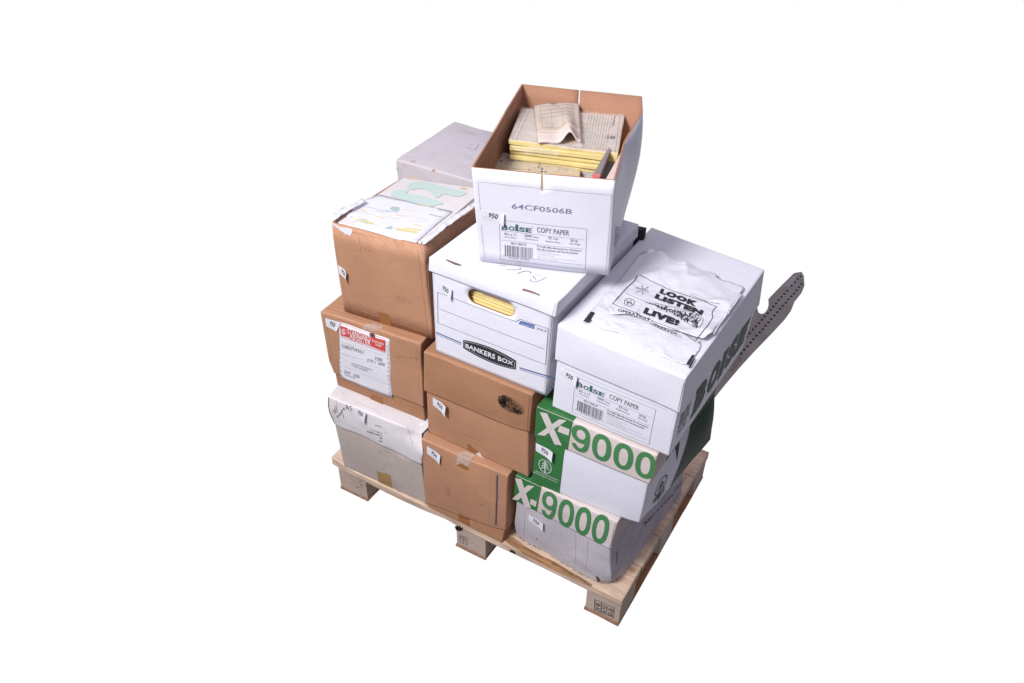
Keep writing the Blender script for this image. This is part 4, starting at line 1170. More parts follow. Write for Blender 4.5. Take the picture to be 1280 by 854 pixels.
# yellow edge band facing the front of the top pad
t = Ink(face(H, 'F'), .0006, .01); t.quad([(.005, .02), (.995, .02), (.995, .93), (.005, .93)]); t.build('yellow_edge', M['yedge'], o)
t = Ink(T1, .0009, .008)
for k_ in range(9):
    x = 1000-k_*26; t.line([C2(x, 185-k_*2), C2(x-60, 505-k_*3)], .0005)
t.line([C2(1075, 180), C2(1030, 525)], .0006); t.line([C2(95, 330), C2(50, 402)], .0005); t.line([C2(240, 130), C2(110, 415)], .0006); t.line([C2(200, 130), C2(75, 410)], .0005)
for k_ in range(5): t.line([C2(700+k_*4, 250+k_*45), C2(940-k_*3, 275+k_*45)], .0004)
t.build('ruled_lines', M['grey'], o)
t = Ink(T1, .0009, .008)
t.text('REGISTER', C2(1012, 285), C2(1035, 185), C2(1000, 283), .03)
t.text('FO', C2(1032, 372), C2(985, 370), C2(1025, 402), .08)
t.text('(2)', C2(975, 372), C2(955, 370), C2(970, 402), .03)
t.build('printed_text', M['black'], o)
# front bundle
f2 = thing('form_bundle', TBH.ev(.35, .25, .3), 'tan film wrapped bundle of forms at the front left of the open white carton', 'form bundle')
q = [(607.5, 209.5), (724.5, 221.5), (727.5, 203.5), (618.5, 190.5)]
H, o = block('form_pad', q, 1.047, 1.012, M['buff2'], f2, seed=60, rip=.0025, bulge=(0, 0, .002))
T2 = face(H, 'T')
Hk = prism([xy(p, 1.047) for p in q], 1.011, .915, seed=61, rip=.0015); V, Fc = box_mesh(Hk, .001, 8); mesh_obj('lower_pads', V, Fc, M['pedge'], f2)
t = Ink(T2, .0009, .008)
for a, c in (((0, 640), (40, 560)), ((20, 645), (60, 562)), ((40, 650), (80, 565)), ((60, 655), (95, 570)), ((505, 700), (540, 595)), ((540, 705), (575, 600)), ((570, 715), (600, 640)), ((580, 600), (660, 620))):
    t.line([C2(*a), C2(*c)], .0006)
t.build('ruled_lines', M['grey'], o)
t = Ink(T2, .0009, .008)
for a, w, hh in (((145, 603), 10, 9), ((332, 628), 10, 12), ((320, 662), 9, 10), ((352, 678), 12, 12), ((232, 688), 7, 6), ((280, 670), 8, 3), ((385, 705), 9, 8), ((350, 705), 10, 9), ((-25, 605), 14, 9)):
    x, y = a; t.poly([C2(x-w, y-hh*.4), C2(x, y-hh), C2(x+w, y-hh*.2), C2(x+w*.5, y+hh), C2(x-w*.6, y+hh*.6)])
t.build('ink_marks', M['black'], o)
# folded small form pad lying on the big bundle
fp = thing('folded_form', (.5, .46, 1.1), 'small folded buff form lying on the large bundle, its near edge arched up', 'folded form')
S1 = Surf(lambda s, t: Vector((s, t, zt+.001)), 1, 1, Vector((.5, .4, 0)), (.5, .45))
zr = zt+.001
ox, oy = xy(C2(320, 450), zr), None
A_ = Vector(xy(C2(318, 452), zr)); B_ = Vector(xy(C2(716, 452), zr)); C_ = Vector(xy(C2(280, 125), zr)); D_ = Vector(xy(C2(690, 98), zr))
def foldsurf(layer):
    def f(s, t):
        p = (A_*(1-s)+B_*s)*(1-t)+(C_*(1-s)+D_*s)*t
        hgt = .0020+.003*noise.noise(Vector((s*3, t*3, layer)))
        hgt += (.026*math.exp(-((s-.72)/.15)**2)*(1-t)**1.6 if layer == 0 else .026*math.exp(-((s-.72)/.14)**2)*(1-t)**1.6)
        hgt += .004*s*t*4*(1-s)
        return Vector((p.x, p.y, zr+hgt+layer))
    return f
def slab(name, f, th, mat, parent, nu=26, nv=20, s0=0, s1=1, t0=0, t1=1, emat=None):
    V, Fc, MI = [], [], []
    for L in (0, 1):
        for i in range(nu+1):
            for j in range(nv+1):
                P = f(s0+(s1-s0)*i/nu, t0+(t1-t0)*j/nv); V.append(P+Vector((0, 0, th*(1-L))))
    k = (nu+1)*(nv+1)
    for i in range(nu):
        for j in range(nv):
            a = i*(nv+1)+j; q_ = [a, a+nv+1, a+nv+2, a+1]; Fc.append(q_); MI.append(0); Fc.append([x+k for x in q_][::-1]); MI.append(0)
    for i in range(nu):
        for j in (0, nv):
            a = i*(nv+1)+j; b_ = a+nv+1; Fc.append([a, a+k, b_+k, b_] if j == 0 else [b_, b_+k, a+k, a]); MI.append(1)
    for j in range(nv):
        for i in (0, nu):
            a = i*(nv+1)+j; b_ = a+1; Fc.append([b_, b_+k, a+k, a] if i == 0 else [a, a+k, b_+k, b_]); MI.append(1)
    return mesh_obj(name, V, Fc, [mat, emat or mat], parent, MI)
sl1 = slab('lower_leaf', foldsurf(.000), .0055, M['pinkpaper'], fp, emat=M['pinkpaper'])
f_up = foldsurf(.0057)
su = slab('upper_leaf', lambda s, t: f_up(.0+s*1.0, .22+t*.78), .0022, M['buff'], fp)
Su = Surf(lambda s, t: f_up(s, .22+t*.78)+Vector((0, 0, .0022)), .17, .12, Vector((.5, .4, 0)))
t = Ink(Su, .0005, .006)
for a, c in (((.12, .12), (.86, .12)), ((.12, .12), (.12, .88)), ((.86, .12), (.86, .88)), ((.12, .88), (.86, .88)), ((.12, .74), (.86, .74)), ((.12, .5), (.86, .5)), ((.35, .12), (.35, .74)), ((.6, .12), (.6, .74)), ((.12, .62), (.86, .62))): t.line([a, c], .0006, st=True)
t.text('FORM', (.36, .93), (.48, .93), (.36, .98), .04, st=True)
t.build('ruled_lines', M['grey'], su)
# cling film tails
S1b = Surf(lambda s, t: Vector((s, t, zt)), 1, 1, Vector((.5, .4, 0)), (.5, .4))
def film(px, amp, seed, hh=.004):
    V, Fc = sheet(S1b, px, lambda s, t: hh+amp*noise.noise(Vector((s*70, t*70, seed))), .0003, .005)
    mesh_obj('film_tail', V, Fc, M['cling'], fb)
film([C2(380, 470), C2(520, 435), C2(560, 480), C2(760, 455), C2(720, 500), C2(650, 520), C2(520, 500)], .006, 1)
film([C2(640, 95), C2(695, 100), C2(715, 300), C2(730, 440), C2(670, 330), C2(640, 210)], .006, 2, .006)
film([C2(60, 480), C2(300, 470), C2(520, 520), C2(500, 560), C2(200, 540)], .006, 5, .0015)
film([C2(60, 410), C2(158, 118), C2(270, 125), C2(320, 455), C2(500, 470), C2(700, 460), C2(720, 300), C2(700, 150), C2(1112, 182), C2(1060, 525), C2(600, 475)], .003, 7, .0035)
S1c = Surf(lambda s, t: Vector((s, t, 1.047)), 1, 1, Vector((.5, .4, 0)), (.5, .3))
V, Fc = sheet(S1c, [(608, 208), (665, 215), (722, 220.5), (727, 204), (700, 198), (660, 195), (620, 192)], lambda s, t: .0035+.003*noise.noise(Vector((s*60, t*60, 2))), .0003, .005)
mesh_obj('film_wrap', V, Fc, M['cling'], f2)
# books along the right wall
def book(px, ztop, zbot, mat, label, seed, lean=0):
    b0 = [xy(p, ztop) for p in px]
    c_ = Vector((sum(p[0] for p in b0)/4, sum(p[1] for p in b0)/4, zbot))
    o_ = thing('book', c_, label, 'book')
    top = [Vector((p[0], p[1], ztop)) for p in b0]; bot = [Vector((p[0]-lean, p[1]-lean*.4, zbot)) for p in b0]
    Hh = Hex(bot, top, rip=.0005, seed=seed)
    V, Fc = box_mesh(Hh, .001, 6)
    return Hh, o_, mesh_obj('cover', V, Fc, mat, o_)
Z6 = Zb
Hb, o_, cv = book([Z6(855, 690), Z6(905, 700), Z6(978, 520), Z6(965, 500)], 1.100, .915, M['bookgrey'], 'tall grey book with coral end, upright beside the right wall of the open white carton', 71)
t = Ink(face(Hb, 'F'), .0008, .01); t.quad([(.0, .93), (1, .93), (1, 1.0), (.0, 1.0)]); t.build('coral_end', M['pink'], cv)
t = Ink(face(Hb, 'T'), .0008, .01); t.quad([(.0, .0), (1, .0), (1, .06), (.0, .06)]); t.build('coral_end', M['pink'], cv)
Hb, o_, cv = book([Z6(912, 706), Z6(938, 710), Z6(992, 600), Z6(968, 596)], 1.082, .915, M['bookdark'], 'thin dark book between the grey book and the pale one', 72)
Hb, o_, cv = book([Z6(945, 712), Z6(1003, 718), Z6(1062, 533), Z6(1048, 530)], 1.092, .915, M['pinkpaper'], 'pale book wedged against the right wall of the open white carton', 73)
lp = thing('loose_papers', TBH.ev(.65, .28, .3), 'white papers lying between the tan bundle and the grey book', 'papers')
Hk = prism([xy(p, 1.03) for p in ((727, 222), (745, 224), (757, 203), (731, 200))], 1.03, .915, seed=75); V, Fc = box_mesh(Hk, .001, 6); mesh_obj('sheets', V, Fc, M['pinkpaper'], lp)

# ------------------------------------------------------------------ right column
WCR = dict(bulge=(.001, .002, 0), rip=.0015)
x2 = thing('carton', base_of('X2'), 'scuffed white carton under a green and white lettered lid, lowest of the right stack', 'carton', 'cartons with green X and number lettering')
X2L, X2B, x2l, x2b = lidded('X2', 'carton', (M['cream'], M['worn_x']), dict(bulge=(.001, .002, 0), rip=.0022, dents=[((1, 0, 1), .02, (0, .003, -.003)), ((1, .2, 0), .06, (-.004, 0, .004))]),
    dict(bulge=(.003, .003, 0), rip=.0036, dents=[((1, 0, 0), .026, (-.008, .014, .006)), ((1, .0, .55), .02, (-.004, .004, 0)), ((.55, 0, .5), .05, (0, .005, 0)), ((.0, 0, 0), .03, (.006, .006, .004)), ((.3, 0, 0), .03, (0, .004, .002)), ((.8, 0, .1), .02, (0, .004, 0))]), x2, gap=0)
def xlabel(FL, lid, P, bound, x_pts, dash, n0, n1, n2, mat_g, s0):
    """green block with pale X and dash, then green 9000"""
    t = Ink(FL, .0006, .01)
    b0, b1 = FL.st(bound[0]), FL.st(bound[1])
    t.poly([(s0, .004), (b1.x, b1.y if b1.y > .004 else .004), (b0.x, .995), (s0, .995)], st=True)
    t.build('green_block', mat_g, lid)
    FT = TOPS[id(FL)]
    tp = Ink(FT, .0006, .02); tp.poly([(s0, .0), (b0.x, .0), (b0.x, 1.0), (s0, 1.0)], st=True); tp.build('green_block', mat_g, lid)
    t = Ink(FL, .0010, .01)
    TL, TR, BL_, BR = x_pts
    def bar(a, b_, w):
        a, b_ = Vector(a), Vector(b_); t.poly([tuple(a-Vector((w, 0))), tuple(a+Vector((w, w*.35))), tuple(b_+Vector((w, w*.35))), tuple(b_-Vector((w, 0)))])
    bar(TL, BR, 4.6*P); bar(TR, BL_, 4.6*P)
    t.poly(dash)
    t.build('pale_lettering', M['cream_ink'], lid)
    t = Ink(FL, .0006, .01); tt = Ink(FL, .0009, .01)
    a, c, d = [FL.st(p) for p in (n0, n1, n2)]
    g_ = .028; wd = (1-3*g_)/4
    def se(cx, cy, rx, ry, n, k=40):
        o = []
        for i in range(k):
            an = 2*math.pi*i/k; cc, ss = math.cos(an), math.sin(an)
            o.append((cx+rx*math.copysign(abs(cc)**(2/n), cc), cy+ry*math.copysign(abs(ss)**(2/n), ss)))
        return o
    for i, ch in enumerate('9000'):
        u0_ = i*(wd+g_)
        mp = lambda q_: (a+(c-a)*(u0_+wd*q_[0])+(d-a)*q_[1])
        def ring(o, n_): t.add([mp(q_) for q_ in o+n_], [[j, (j+1) % len(o), len(o)+(j+1) % len(o), len(o)+j] for j in range(len(o))])
        if ch == '0': ring(se(.5, .5, .5, .505, 2.35), se(.5, .5, .235, .335, 2.3))
        else:
            ring(se(.5, .675, .5, .33, 2.2), se(.5, .685, .24, .175, 2.1))
            cl_ = [(.985, .70, .76, .66), (.99, .52, .75, .50), (.96, .33, .72, .36), (.88, .15, .66, .24), (.72, .03, .58, .17), (.50, -.01, .48, .145), (.28, .02, .36, .17), (.12, .10, .29, .22), (.03, .245, .26, .265)]
            pts_ = [mp(q_[:2]) for q_ in cl_]+[mp(q_[2:]) for q_ in cl_]; m_ = len(cl_)
            tt.add(pts_, [[j, j+1, m_+j+1, m_+j] for j in range(m_-1)])
    nb = t.build('green_number', M['green_ink'], lid)
    tt.build('number_tail', M['green_ink'], lid)
e8 = lambda x, y: (560+x/3.657, 580+y/3.657)
TOPS = {}
F2L = face(X2L, 'F'); TOPS[id(F2L)] = face(X2L, 'T')
xlabel(F2L, x2l, .86, ((677.3, 607), (671, 642)), [e8(322, 64), e8(380, 96), e8(306, 160), e8(366, 196)], [e8(379, 158), e8(407, 171), e8(402, 196), e8(375, 182)],
       (675.7, 643.7), (756.5, 683.3), (679.3, 611.2), M['green'], .0)
t = Ink(F2L, .0008, .01)
t.line([(769.3, 654), (764.0, 679), (761, 686.5)], .0008)
t.build('panel_seam', M['grey'], x2l)
F2B = face(X2B, 'F')
sticker(F2B, [(661.3, 642.3), (680.6, 652.7), (680.2, 661.8), (661.9, 650)], x2b, curl=.006, off=.0030, cu=.6, rot=.4)
creases(F2B, x2b, [((720, 655), (719, 705)), ((735, 690), (732, 712)), ((748, 690), (764, 706)), ((656, 640), (655, 672))], ink('crease_grey_white', (.36, .33, .34), .05))
t = Ink(F2B, .0008, .006)
for p in ((671, 673.5), (720, 640), (661.5, 684.5)): t.poly([(p[0]-1, p[1]-.3), (p[0], p[1]+.8), (p[0]+1, p[1]+.2), (p[0], p[1]-.7)])
t.line([(735, 676), (734.4, 690)], .0006)
t.build('scratch', M['kraft_dk'], x2b)
t = Ink(F2B, .0008, .006)
J9 = lambda x, y: (690+x/6.4, 660+y/6.4)
t.poly([J9(*p) for p in ((350, 388), (365, 385), (380, 405), (395, 425), (405, 455), (385, 440), (365, 425))])
t.build('torn_patch', M['kraft_dk'], x2b)
random.seed(21)
t = Ink(F2B, .0011, .008)
def fray(t, x0, x1, n, hmax):
    for k_ in range(n):
        x = random.uniform(x0, x1); w = random.uniform(.004, .022); h_ = random.uniform(.01, hmax)
        t.poly([(x-w, -.012), (x+w*random.uniform(.4, 1), -.010), (x+w*random.uniform(.2, .9), h_*random.uniform(.3, .8)), (x+w*random.uniform(-.4, .4), h_), (x-w*random.uniform(.3, .8), h_*random.uniform(.2, .7))], st=True)
for k_ in range(1): fray(t, .0, .22, 9, .07); fray(t, .22, .8, 14, .03); fray(t, .86, 1.0, 9, .12)
t.build('frayed_edge', M['fray'], x2b)
t = Ink(face(X2B, 'R'), .0011, .008); fray(t, .0, .10, 6, .12); t.build('frayed_edge', M['fray'], x2b)
t = Ink(face(X2B, 'R'), .0008, .01)
t.line([(771.2, 690), (771.0, 705)], .0022)
t.build('dark_slit', M['kraft_dk'], x2b)
t = Ink(face(X2B, 'R'), .0008, .01)
K3 = lambda x, y: (800+x/4.74, 480+y/4.74)
t.text('RED-I-COPY', K3(28, 838), K3(205, 655), K3(22, 820), .01)
t.build('red_lettering', M['brickred'], x2b)
t = Ink(face(X2B, 'R'), .0008, .01)
t.text('5000 SHEETS', K3(205, 640), K3(290, 540), K3(195, 625), .0)
t.build('printed_text', M['grey'], x2b)

x1 = thing('carton', base_of('X1'), 'white carton with green panels and tree emblem on its front, middle of right stack', 'carton', 'cartons with green X and number lettering')
X1L, X1B, x1l, x1b = lidded('X1', 'carton', (M['cream'], M['white']), dict(bulge=(.001, .002, 0), rip=.0016, dents=[((1, .9, 0), .08, (.006, 0, -.006))]),
    dict(bulge=(.006, .003, 0), rip=.0018, dents=[((1, .95, .6), .10, (.010, -.004, 0)), ((1, .05, .0), .03, (-.004, .004, .002))]), x1, gap=0)
z7 = lambda x, y: (630+x/4.271, 440+y/4.271)
F1L = face(X1L, 'F'); TOPS[id(F1L)] = face(X1L, 'T')
xlabel(F1L, x1l, 1.0, (z7(372, 353), z7(340, 537)), [z7(212, 320), z7(316, 358), z7(197, 440), z7(290, 492)], [z7(298, 391), z7(352, 412), z7(345, 446), z7(288, 424)],
       z7(357, 512), z7(795, 694), z7(365, 376), M['green'], .0)
t = Ink(F1L, .0008, .01)
t.line([z7(826, 556), z7(802, 640), z7(778, 705)], .0009)
t.build('panel_seam', ink('seam_brown', (.22, .12, .08), .05), x1l)
F1B = face(X1B, 'F')
t = Ink(F1B, .0008, .01)
c0, c1 = F1B.st((705.5, 566)), F1B.st((699.5, 617.5))
t.poly([(.0, .0), (c1.x, 0.0), (c0.x, .99), (.0, .99)], st=True)
t.build('green_block', M['green'], x1b)
t = Ink(F1B, .0012, .004)
cx, cy = 681.6, 582.9
ell = [(cx+8.1*math.cos(a*math.pi/12)*.95+0*1, cy+8.0*math.sin(a*math.pi/12)+ (math.cos(a*math.pi/12))*3.0) for a in range(25)]
t.line(ell, .0016)
t.line([(cx, cy-6.3), (cx-.2, cy+7.5)], .0024)
for k_, (dy, w) in enumerate(((-3.6, 3.2), (-.6, 4.3), (2.4, 5.0))):
    t.line([(cx, cy+dy-2.2), (cx+w, cy+dy+2.2)], .0018); t.line([(cx, cy+dy-2.2), (cx-w, cy+dy+.2)], .0018)
t.build('tree_emblem', M['white_ink'], x1b)
t = Ink(F1B, .0012, .006)
t.text('Boise Cascade Company  •', (670.2, 589.2), (699.5, 601.2), (670.2, 587.3), .0)
t.text('White Paper Division', (666.3, 590.2), (697, 603.4), (666.3, 588.3), .0)
t.build('printed_text', M['white_ink'], x1b)
sticker(F1B, [(671.7, 551.8), (694.2, 562.6), (693.0, 574.2), (671.7, 561.5)], x1b, curl=.008, off=.0070, cu=.55, rot=.35)
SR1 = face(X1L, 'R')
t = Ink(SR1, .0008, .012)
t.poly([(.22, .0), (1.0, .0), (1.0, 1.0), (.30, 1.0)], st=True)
t.build('green_block', M['green_shaded'], x1l)
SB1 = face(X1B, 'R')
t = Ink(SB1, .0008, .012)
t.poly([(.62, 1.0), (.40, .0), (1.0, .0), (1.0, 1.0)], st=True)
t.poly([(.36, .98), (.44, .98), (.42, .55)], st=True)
t.build('green_block', M['green_shaded'], x1b)
t = Ink(SB1, .0010, .006)
c_ = SB1.st((826.5, 607)); R_ = .028
t.line([(c_.x+R_/SB1.W*math.cos(a*.5236), c_.y+R_/SB1.H*math.sin(a*.5236)) for a in range(13)], .0035, st=True)
t.line([(c_.x, c_.y-.08), (c_.x, c_.y+.09)], .004, st=True)
for dy in (-.04, .0, .04): t.line([(c_.x-.035, c_.y+dy-.02), (c_.x, c_.y+dy+.02), (c_.x+.035, c_.y+dy-.02)], .003, st=True)
t.text('PAPER', (817.5, 630), (826.5, 618), (816, 625), .03)
t.text('GROUP', (822.5, 625), (831.5, 612), (821, 620), .03)
t.build('tree_emblem', M['green_shaded'], x1b)

bl = thing('carton', base_of('BL'), 'white lidded paper carton carrying plastic bags on its lid, top of the right stack', 'carton')
BLL, BLB, bll, blb = lidded('BL', 'carton', (M['white_lid'], M['white']), dict(bulge=(.001, .002, -.001), rip=.0009, dents=[((1, .0, 0), .03, (.0, -.002, 0)), ((.3, 0, 1), .06, (0, 0, -.002))]),
    dict(bulge=(.001, .002, 0), rip=.0008), bl, gap=0)
F = face(BLB, 'F')
b4 = lambda x, y: (695+x/8.543, 455+y/8.543)
G = bil(b4(212, 137), b4(1068, 486), b4(992, 862), b4(172, 508))
paper_label(F, blb, G, .0008)
t = Ink(F, .0008, .02)
t.line([b4(95, 50), b4(1190, 492)], .0006)
t.line([(838.5, 572-4), (849.6, 520)], .0006)
t.build('printed_border', M['lgrey'], blb)
FL = face(BLL, 'F')
t = Ink(FL, .0008, .02)
t.line([(855.2, 478.5), (847.5, 513)], .0009)
t.build('panel_seam', M['grey'], bll)
sticker(F, [(701.5, 460.3), (723.4, 470.4), (721.2, 483.5), (700.4, 468.4)], blb, curl=.007, off=.0015, cu=.75, rot=.25)
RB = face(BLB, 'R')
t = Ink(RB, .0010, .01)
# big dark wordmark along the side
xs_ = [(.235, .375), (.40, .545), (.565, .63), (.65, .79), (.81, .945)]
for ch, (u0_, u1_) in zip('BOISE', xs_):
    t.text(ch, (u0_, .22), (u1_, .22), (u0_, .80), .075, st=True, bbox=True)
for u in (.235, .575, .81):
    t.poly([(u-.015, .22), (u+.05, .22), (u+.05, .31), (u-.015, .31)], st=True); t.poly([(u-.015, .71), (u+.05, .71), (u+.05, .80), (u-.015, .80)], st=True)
t.build('side_wordmark', M['teal_shaded'], blb)
t = Ink(RB, .0010, .006)
t.text('SPLOX', (.050, .42), (.17, .42), (.050, .74), .03, st=True)
t.text('TRUSTED', (.052, .28), (.16, .28), (.052, .38), .02, st=True)
t.build('side_emblem', M['grey'], blb)

# ------------------------------------------------------------------ plastic bags on the right stack
TS = face(BLL, 'T')
d5 = lambda x, y: (725+x/5.338, 305+y/5.338)
def hgt(seed, base, amp, fr):
    def f(s, t):
        X, Y = s*TS.W, t*TS.H
        n = noise.noise(Vector((X*fr, Y*fr, seed)))*1.0+noise.noise(Vector((X*fr*2.3+3, Y*fr*2.3, seed)))*.5
        r = 1-abs(noise.noise(Vector((X*fr*1.3, Y*fr*.8, seed+9))))*2
        return base+amp*(.55+.5*n)+amp*.5*max(0, r)**3
    return f
def flat_center(f, cs, ct, rs, rt_, k=.75):
    def g(s, t):
        w = math.exp(-(((s-cs)/rs)**4+((t-ct)/rt_)**4)); return f(s, t)*(1-w*k)+w*k*.0065
    return g
bg2 = thing('plastic_bag', TS.pt(.4, .3, 0), 'crumpled white plastic bag lying flat under the printed one, black bars at its corners', 'plastic bag')
h2 = hgt(3.3, .0008, .0030, 14)
lower = [(60, 500), (20, 518), (22, 505), (75, 452), (130, 400), (155, 372), (240, 360), (420, 420), (640, 560), (770, 640), (800, 660), (806, 700), (760, 760), (722, 826), (600, 778), (480, 727), (350, 664), (280, 600), (215, 590), (130, 570), (100, 530)]
V, Fc = sheet(TS, [d5(*p) for p in chaikin(lower)], h2, .0006, .0042)
o2_ = mesh_obj('film', V, Fc, M['film'], bg2)
ST2 = Surf(lambda s, t: TS.pt(s, t, h2(s, t)+.0006), TS.W, TS.H, BLL.c)
t = Ink(ST2, .0012, .003)
t.poly([d5(*p) for p in ((20, 518), (72, 455), (88, 456), (100, 462), (60, 526))])
t.build('black_bar', M['black'], o2_)
t = Ink(ST2, .0012, .003)
t.poly([d5(*p) for p in ((748, 742), (764, 745), (727, 812), (708, 803))]); t.poly([d5(*p) for p in ((762, 766), (770, 769), (733, 832), (722, 826))])
t.build('black_bar', M['black'], o2_)
bg1 = thing('plastic_bag', TS.pt(.6, .5, 0), 'white plastic bag printed with a rail safety slogan and locomotive, topmost on the right stack', 'plastic bag')
h1 = flat_center(hgt(8.1, .0040, .0105, 10.5), .62, .40, .27, .17)
upper = [(445, 57), (520, 85), (570, 102), (610, 126), (650, 150), (700, 152), (745, 180), (790, 207), (830, 212), (862, 212), (895, 228), (915, 250), (950, 262), (1000, 272), (1040, 290), (1085, 302), (1082, 325), (1060, 350), (1070, 362), (1030, 420), (985, 480), (930, 550), (893, 595), (880, 632), (850, 640), (822, 666), (790, 655), (760, 650), (640, 610), (560, 580), (460, 540), (380, 515), (300, 490), (205, 500), (180, 450), (152, 395), (158, 368), (200, 325), (255, 270), (310, 200), (380, 120), (395, 95)]
V, Fc = sheet(TS, [d5(*p) for p in chaikin(upper)], h1, .0007, .0042)
o1_ = mesh_obj('film', V, Fc, M['film'], bg1)
ST = Surf(lambda s, t: TS.pt(s, t, h1(s, t)+.0007), TS.W, TS.H, BLL.c)
t = Ink(ST, .0009, .0035)
fr_ = [(388, 210), (440, 228), (480, 252), (560, 290), (640, 322), (720, 348), (800, 375), (860, 400), (912, 420), (890, 440), (880, 465), (886, 490), (840, 560), (800, 610), (768, 652), (740, 632), (700, 605), (640, 575), (560, 545), (470, 508), (380, 465), (300, 432), (217, 402), (270, 340), (320, 285), (360, 250), (388, 210)]
t.line([d5(*p) for p in fr_], .0015)
t.line([d5(*p) for p in ((300, 327), (350, 350), (430, 385), (500, 408))], .0009)
t.line([d5(*p) for p in ((735, 337), (790, 365), (840, 385), (935, 402))], .0010)
ell = [(329+34*math.cos(a*math.pi/8), 391+26*math.sin(a*math.pi/8)) for a in range(17)]
t.line([d5(*p) for p in ell], .0011)
t.line([d5(308, 378), d5(350, 405)], .001).line([d5(345, 372), d5(312, 408)], .001)
t.text('R', d5(312, 396), d5(322, 400), d5(314, 382), .02); t.text('R', d5(336, 402), d5(346, 406), d5(338, 388), .02)
t.build('printed_frame', M['black'], o1_)
t = Ink(ST, .0013, .0030)
t.text('LOOK', d5(527, 328), d5(772, 424), d5(545, 297), .08)
t.text('LISTEN', d5(494, 362), d5(812, 478), d5(512, 331), .08)
t.text('LIVE!', d5(418, 462), d5(650, 548), d5(440, 421), .08)
t.text('OPERATION', d5(250, 450), d5(455, 515), d5(257, 432), .01)
t.text('LIFESAVER', d5(468, 535), d5(645, 614), d5(479, 516), .01)
t.build('slogan', M['black'], o1_)
t = Ink(ST, .0009, .0035)
for a in range(6):
    an = a*math.pi/3+.5; c__ = (416, 306); t.line([d5(c__[0]+8*math.cos(an), c__[1]+7*math.sin(an)), d5(c__[0]+45*math.cos(an), c__[1]+32*math.sin(an))], .0024 if a % 3 else .0035)
t.text('RAILROAD', d5(372, 300), d5(456, 312), d5(373, 292), .02)
t.build('crossing_emblem', ink('film_grey_ink', (.30, .30, .31), .2, patch=.42), o1_)
t = Ink(ST, .0009, .0030)
loco = [(440, 392), (520, 400), (600, 420), (660, 432), (720, 452), (780, 468), (805, 485), (822, 505), (815, 530), (800, 555), (775, 562), (740, 545), (700, 515), (640, 478), (570, 440), (500, 412)]
random.seed(5)
t.line([d5(*p) for p in loco+[loco[0]]], .0009)
for k_ in range(330):
    u = random.random()**.6; w = random.uniform(-1, 1)
    x = 470+u*320; y = 403+u*112+w*(3+u*36); L_ = random.uniform(4, 16); an = random.choice((.35, .35, 1.9, -.5))
    if not inside((x, y), loco): continue
    t.line([d5(x, y), d5(x+L_*math.cos(an), y+L_*math.sin(an))], random.uniform(.0006, .0019))
for cx_, cy_, rr in ((790, 505, 13), (760, 545, 9), (735, 470, 8)):
    t.line([d5(cx_+rr*math.cos(a*math.pi/5), cy_+rr*.85*math.sin(a*math.pi/5)) for a in range(11)], .0013)
t.build('locomotive_print', M['black'], o1_)
# heat-sealed strips of the bag
t = Ink(ST, .0012, .004)
t.line([d5(*p) for p in ((1075, 340), (1000, 440), (935, 530), (890, 600))], .0028)
t.build('seal', M['film'], o1_)

# black panel added to fill the dark wedge behind the storage box
p0 = [CAM+(fw+rt*((u-640-SHX)/F_PX)-up*((v-427-SHY)/F_PX))*((.446-CAM.y)/(fw+rt*((u-640-SHX)/F_PX)-up*((v-427-SHY)/F_PX)).y) for u, v in ((797, 282), (806.5, 284.2))]
bd_ = thing('black_panel', (.60, .452, .6408), 'narrow black panel edge showing behind the white storage box, left of the bag carton', 'black_panel')
Hh = Hex([(p0[0].x-.012, .438, .6412), (p0[1].x, .440, .6412), (p0[1].x, .458, .6412), (p0[0].x-.012, .456, .6412)], [(p0[0].x-.012, .438, p0[0].z-.006), (p0[1].x, .440, p0[1].z-.006), (p0[1].x, .458, p0[1].z-.006), (p0[0].x-.012, .456, p0[0].z-.006)], rip=.0004)
V, Fc = box_mesh(Hh, .002, 6); mesh_obj('cover', V, Fc, M['black'], bd_)

# ------------------------------------------------------------------ perforated steel strip on the floor behind
ps = thing('perforated_strip', (.85, 1.4, 0), 'brown grey perforated steel strip with ragged end lying behind the right stack', 'steel strip')
p13 = lambda x, y: (830+x/6.4, 330+y/6.4)
outl = [p13(*p) for p in ((1095, 86), (1112, 115), (1118, 195), (1095, 252), (1040, 320), (1010, 395), (960, 465), (900, 530), (820, 615), (700, 740), (600, 850))]+[(905, 485), (886, 509)]
outl += [(868, 530), (850, 540), (846, 520), (868, 490), (890, 455), (925, 405), (945, 385)]
outl += [p13(*p) for p in ((745, 395), (750, 412), (775, 424), (800, 415), (822, 385), (832, 345), (830, 302), (880, 250), (938, 190), (1000, 130), (1030, 98), (1060, 90))]
FS = Surf(lambda s, t: Vector((s, t*1.5, 0)), 1, 1.5, Vector((.8, 1.2, -1)), (.85, .9))
V, Fc = sheet(FS, outl, lambda s, t: .001+.010, .003, .030)
so = mesh_obj('plate', V, Fc, M['steel'], ps, smooth=False)
FS2 = Surf(lambda s, t: Vector((s, t*1.5, .014)), 1, 1.5, Vector((.8, 1.2, -1)), (.85, .9))
r1_ = [(1070, 120), (1046, 147), (1020, 175), (985, 215), (962, 240), (940, 265), (918, 290), (897, 315), (875, 342), (852, 370), (830, 395), (806, 422), (783, 448), (760, 475), (735, 500), (710, 525), (683, 555), (660, 580), (635, 610), (612, 640)]
r2_ = [(1092, 100), (1100, 162), (1080, 187), (1060, 212), (1040, 237), (1018, 260), (995, 285), (975, 310), (950, 335), (928, 360), (905, 387), (882, 413), (858, 443), (835, 468), (812, 495), (790, 523), (767, 548), (740, 575), (715, 603), (692, 630), (667, 660), (642, 687), (617, 717)]
t = Ink(FS2, .0006, .05)
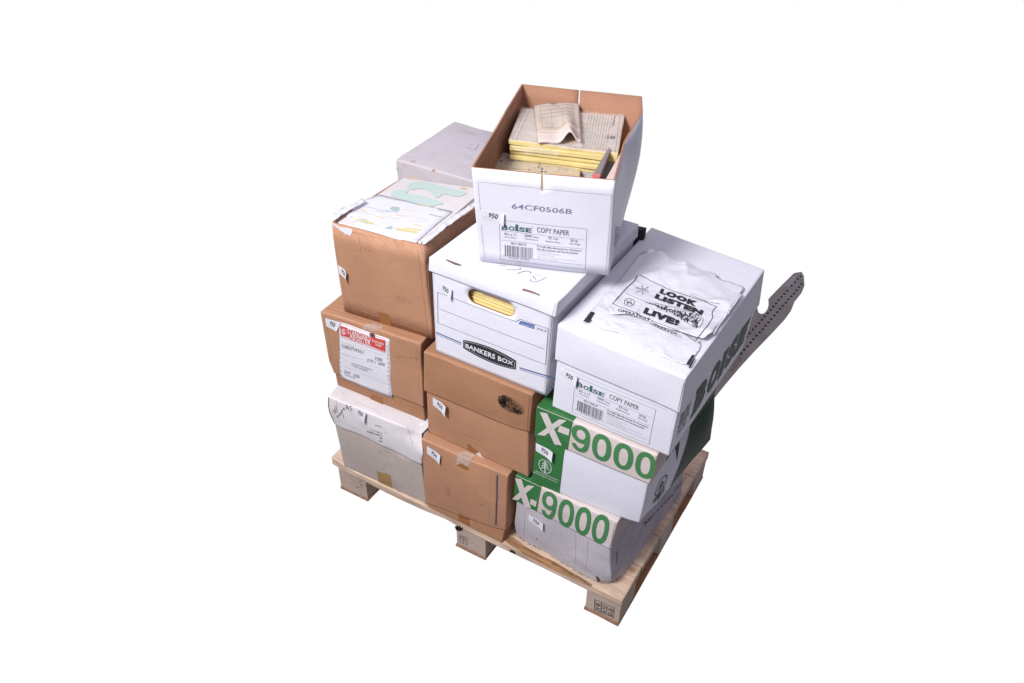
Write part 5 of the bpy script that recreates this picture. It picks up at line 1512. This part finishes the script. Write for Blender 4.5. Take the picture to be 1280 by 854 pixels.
for x, y in r1_+r2_:
    c_ = FS2.st(p13(x, y)); t.poly([(c_.x+.0047*math.cos(a*.785), c_.y+.0052*math.sin(a*.785)) for a in range(8)], st=True)
t.build('perforations', M['hole'], so)
t = Ink(FS2, .0004, .05)
t.poly([p13(*p) for p in ((1000, 130), (1030, 100), (1062, 92), (1030, 175), (995, 178), (945, 186))])
t.build('bright_patch', ink('steel_bright', (.30, .29, .32), .1), so)
t = Ink(FS2, .0004, .05)
ZZ = lambda x, y: (820+x/9.14, 420+y/9.14)
t.poly([ZZ(*p) for p in ((940, 215), (990, 215), (985, 260), (940, 330), (885, 405), (840, 410), (850, 370), (900, 300))])
t.build('rust_patch', M['rust'], so)

# ------------------------------------------------------------------ surroundings and light
# white cone added along the view axis; added fill elsewhere, strongest from above left
w = bpy.data.worlds.new('World'); SC.world = w; w.use_nodes = True
wn, wl_ = w.node_tree.nodes, w.node_tree.links
bgn = wn['Background']; bgn.inputs['Strength'].default_value = 1.0
tcn = wn.new('ShaderNodeTexCoord')
def vm(op, a, b_=None):
    n_ = wn.new('ShaderNodeVectorMath'); n_.operation = op
    for i, v_ in enumerate((a, b_)):
        if v_ is None: continue
        if isinstance(v_, tuple): n_.inputs[i].default_value = v_
        else: wl_.new(v_, n_.inputs[i])
    return n_
def mr(v_, a, b_):
    n_ = wn.new('ShaderNodeMapRange'); n_.interpolation_type = 'SMOOTHSTEP'
    n_.inputs['From Min'].default_value = a; n_.inputs['From Max'].default_value = b_; wl_.new(v_, n_.inputs['Value']); return n_.outputs['Result']
ax_az, ax_el = YAW-.10, PITCH+.04
ax = (math.sin(ax_az)*math.cos(ax_el), math.cos(ax_az)*math.cos(ax_el), -math.sin(ax_el))
dp = vm('DOT_PRODUCT', tcn.outputs['Generated'], ax).outputs['Value']
msk = mr(dp, math.cos(math.radians(52)), math.cos(math.radians(46.5)))
mx = wn.new('ShaderNodeMix'); mx.data_type = 'RGBA'
wl_.new(msk, mx.inputs['Factor'])
fd = vm('DOT_PRODUCT', tcn.outputs['Generated'], (-.35, -.12, .93)).outputs['Value']
fm = wn.new('ShaderNodeMix'); fm.data_type = 'RGBA'; wl_.new(mr(fd, -.55, .85), fm.inputs['Factor'])
fm.inputs[6].default_value = WORLD_LO; fm.inputs[7].default_value = WORLD_HI
wl_.new(fm.outputs[2], mx.inputs[6]); mx.inputs[7].default_value = (1, 1, 1, 1)
wl_.new(mx.outputs[2], bgn.inputs['Color'])
def area(name, loc, target, size, power, color):
    ld = bpy.data.lights.new(name, 'AREA'); ld.shape = 'DISK'; ld.size = size; ld.energy = power; ld.color = color
    o = bpy.data.objects.new(name, ld); COL.objects.link(o); o.location = loc
    o.rotation_euler = (Vector(target)-Vector(loc)).to_track_quat('-Z', 'Y').to_euler()
    return o
area('softbox', KEY[0], (.45, .25, .6), KEY[1], KEY[2], KEY[3])
SC.view_settings.view_transform = 'Standard'; SC.view_settings.look = 'None'
SC.view_settings.exposure = 0; SC.view_settings.gamma = 1
SC.cycles.max_bounces = 6
SC.cycles.use_denoising = True
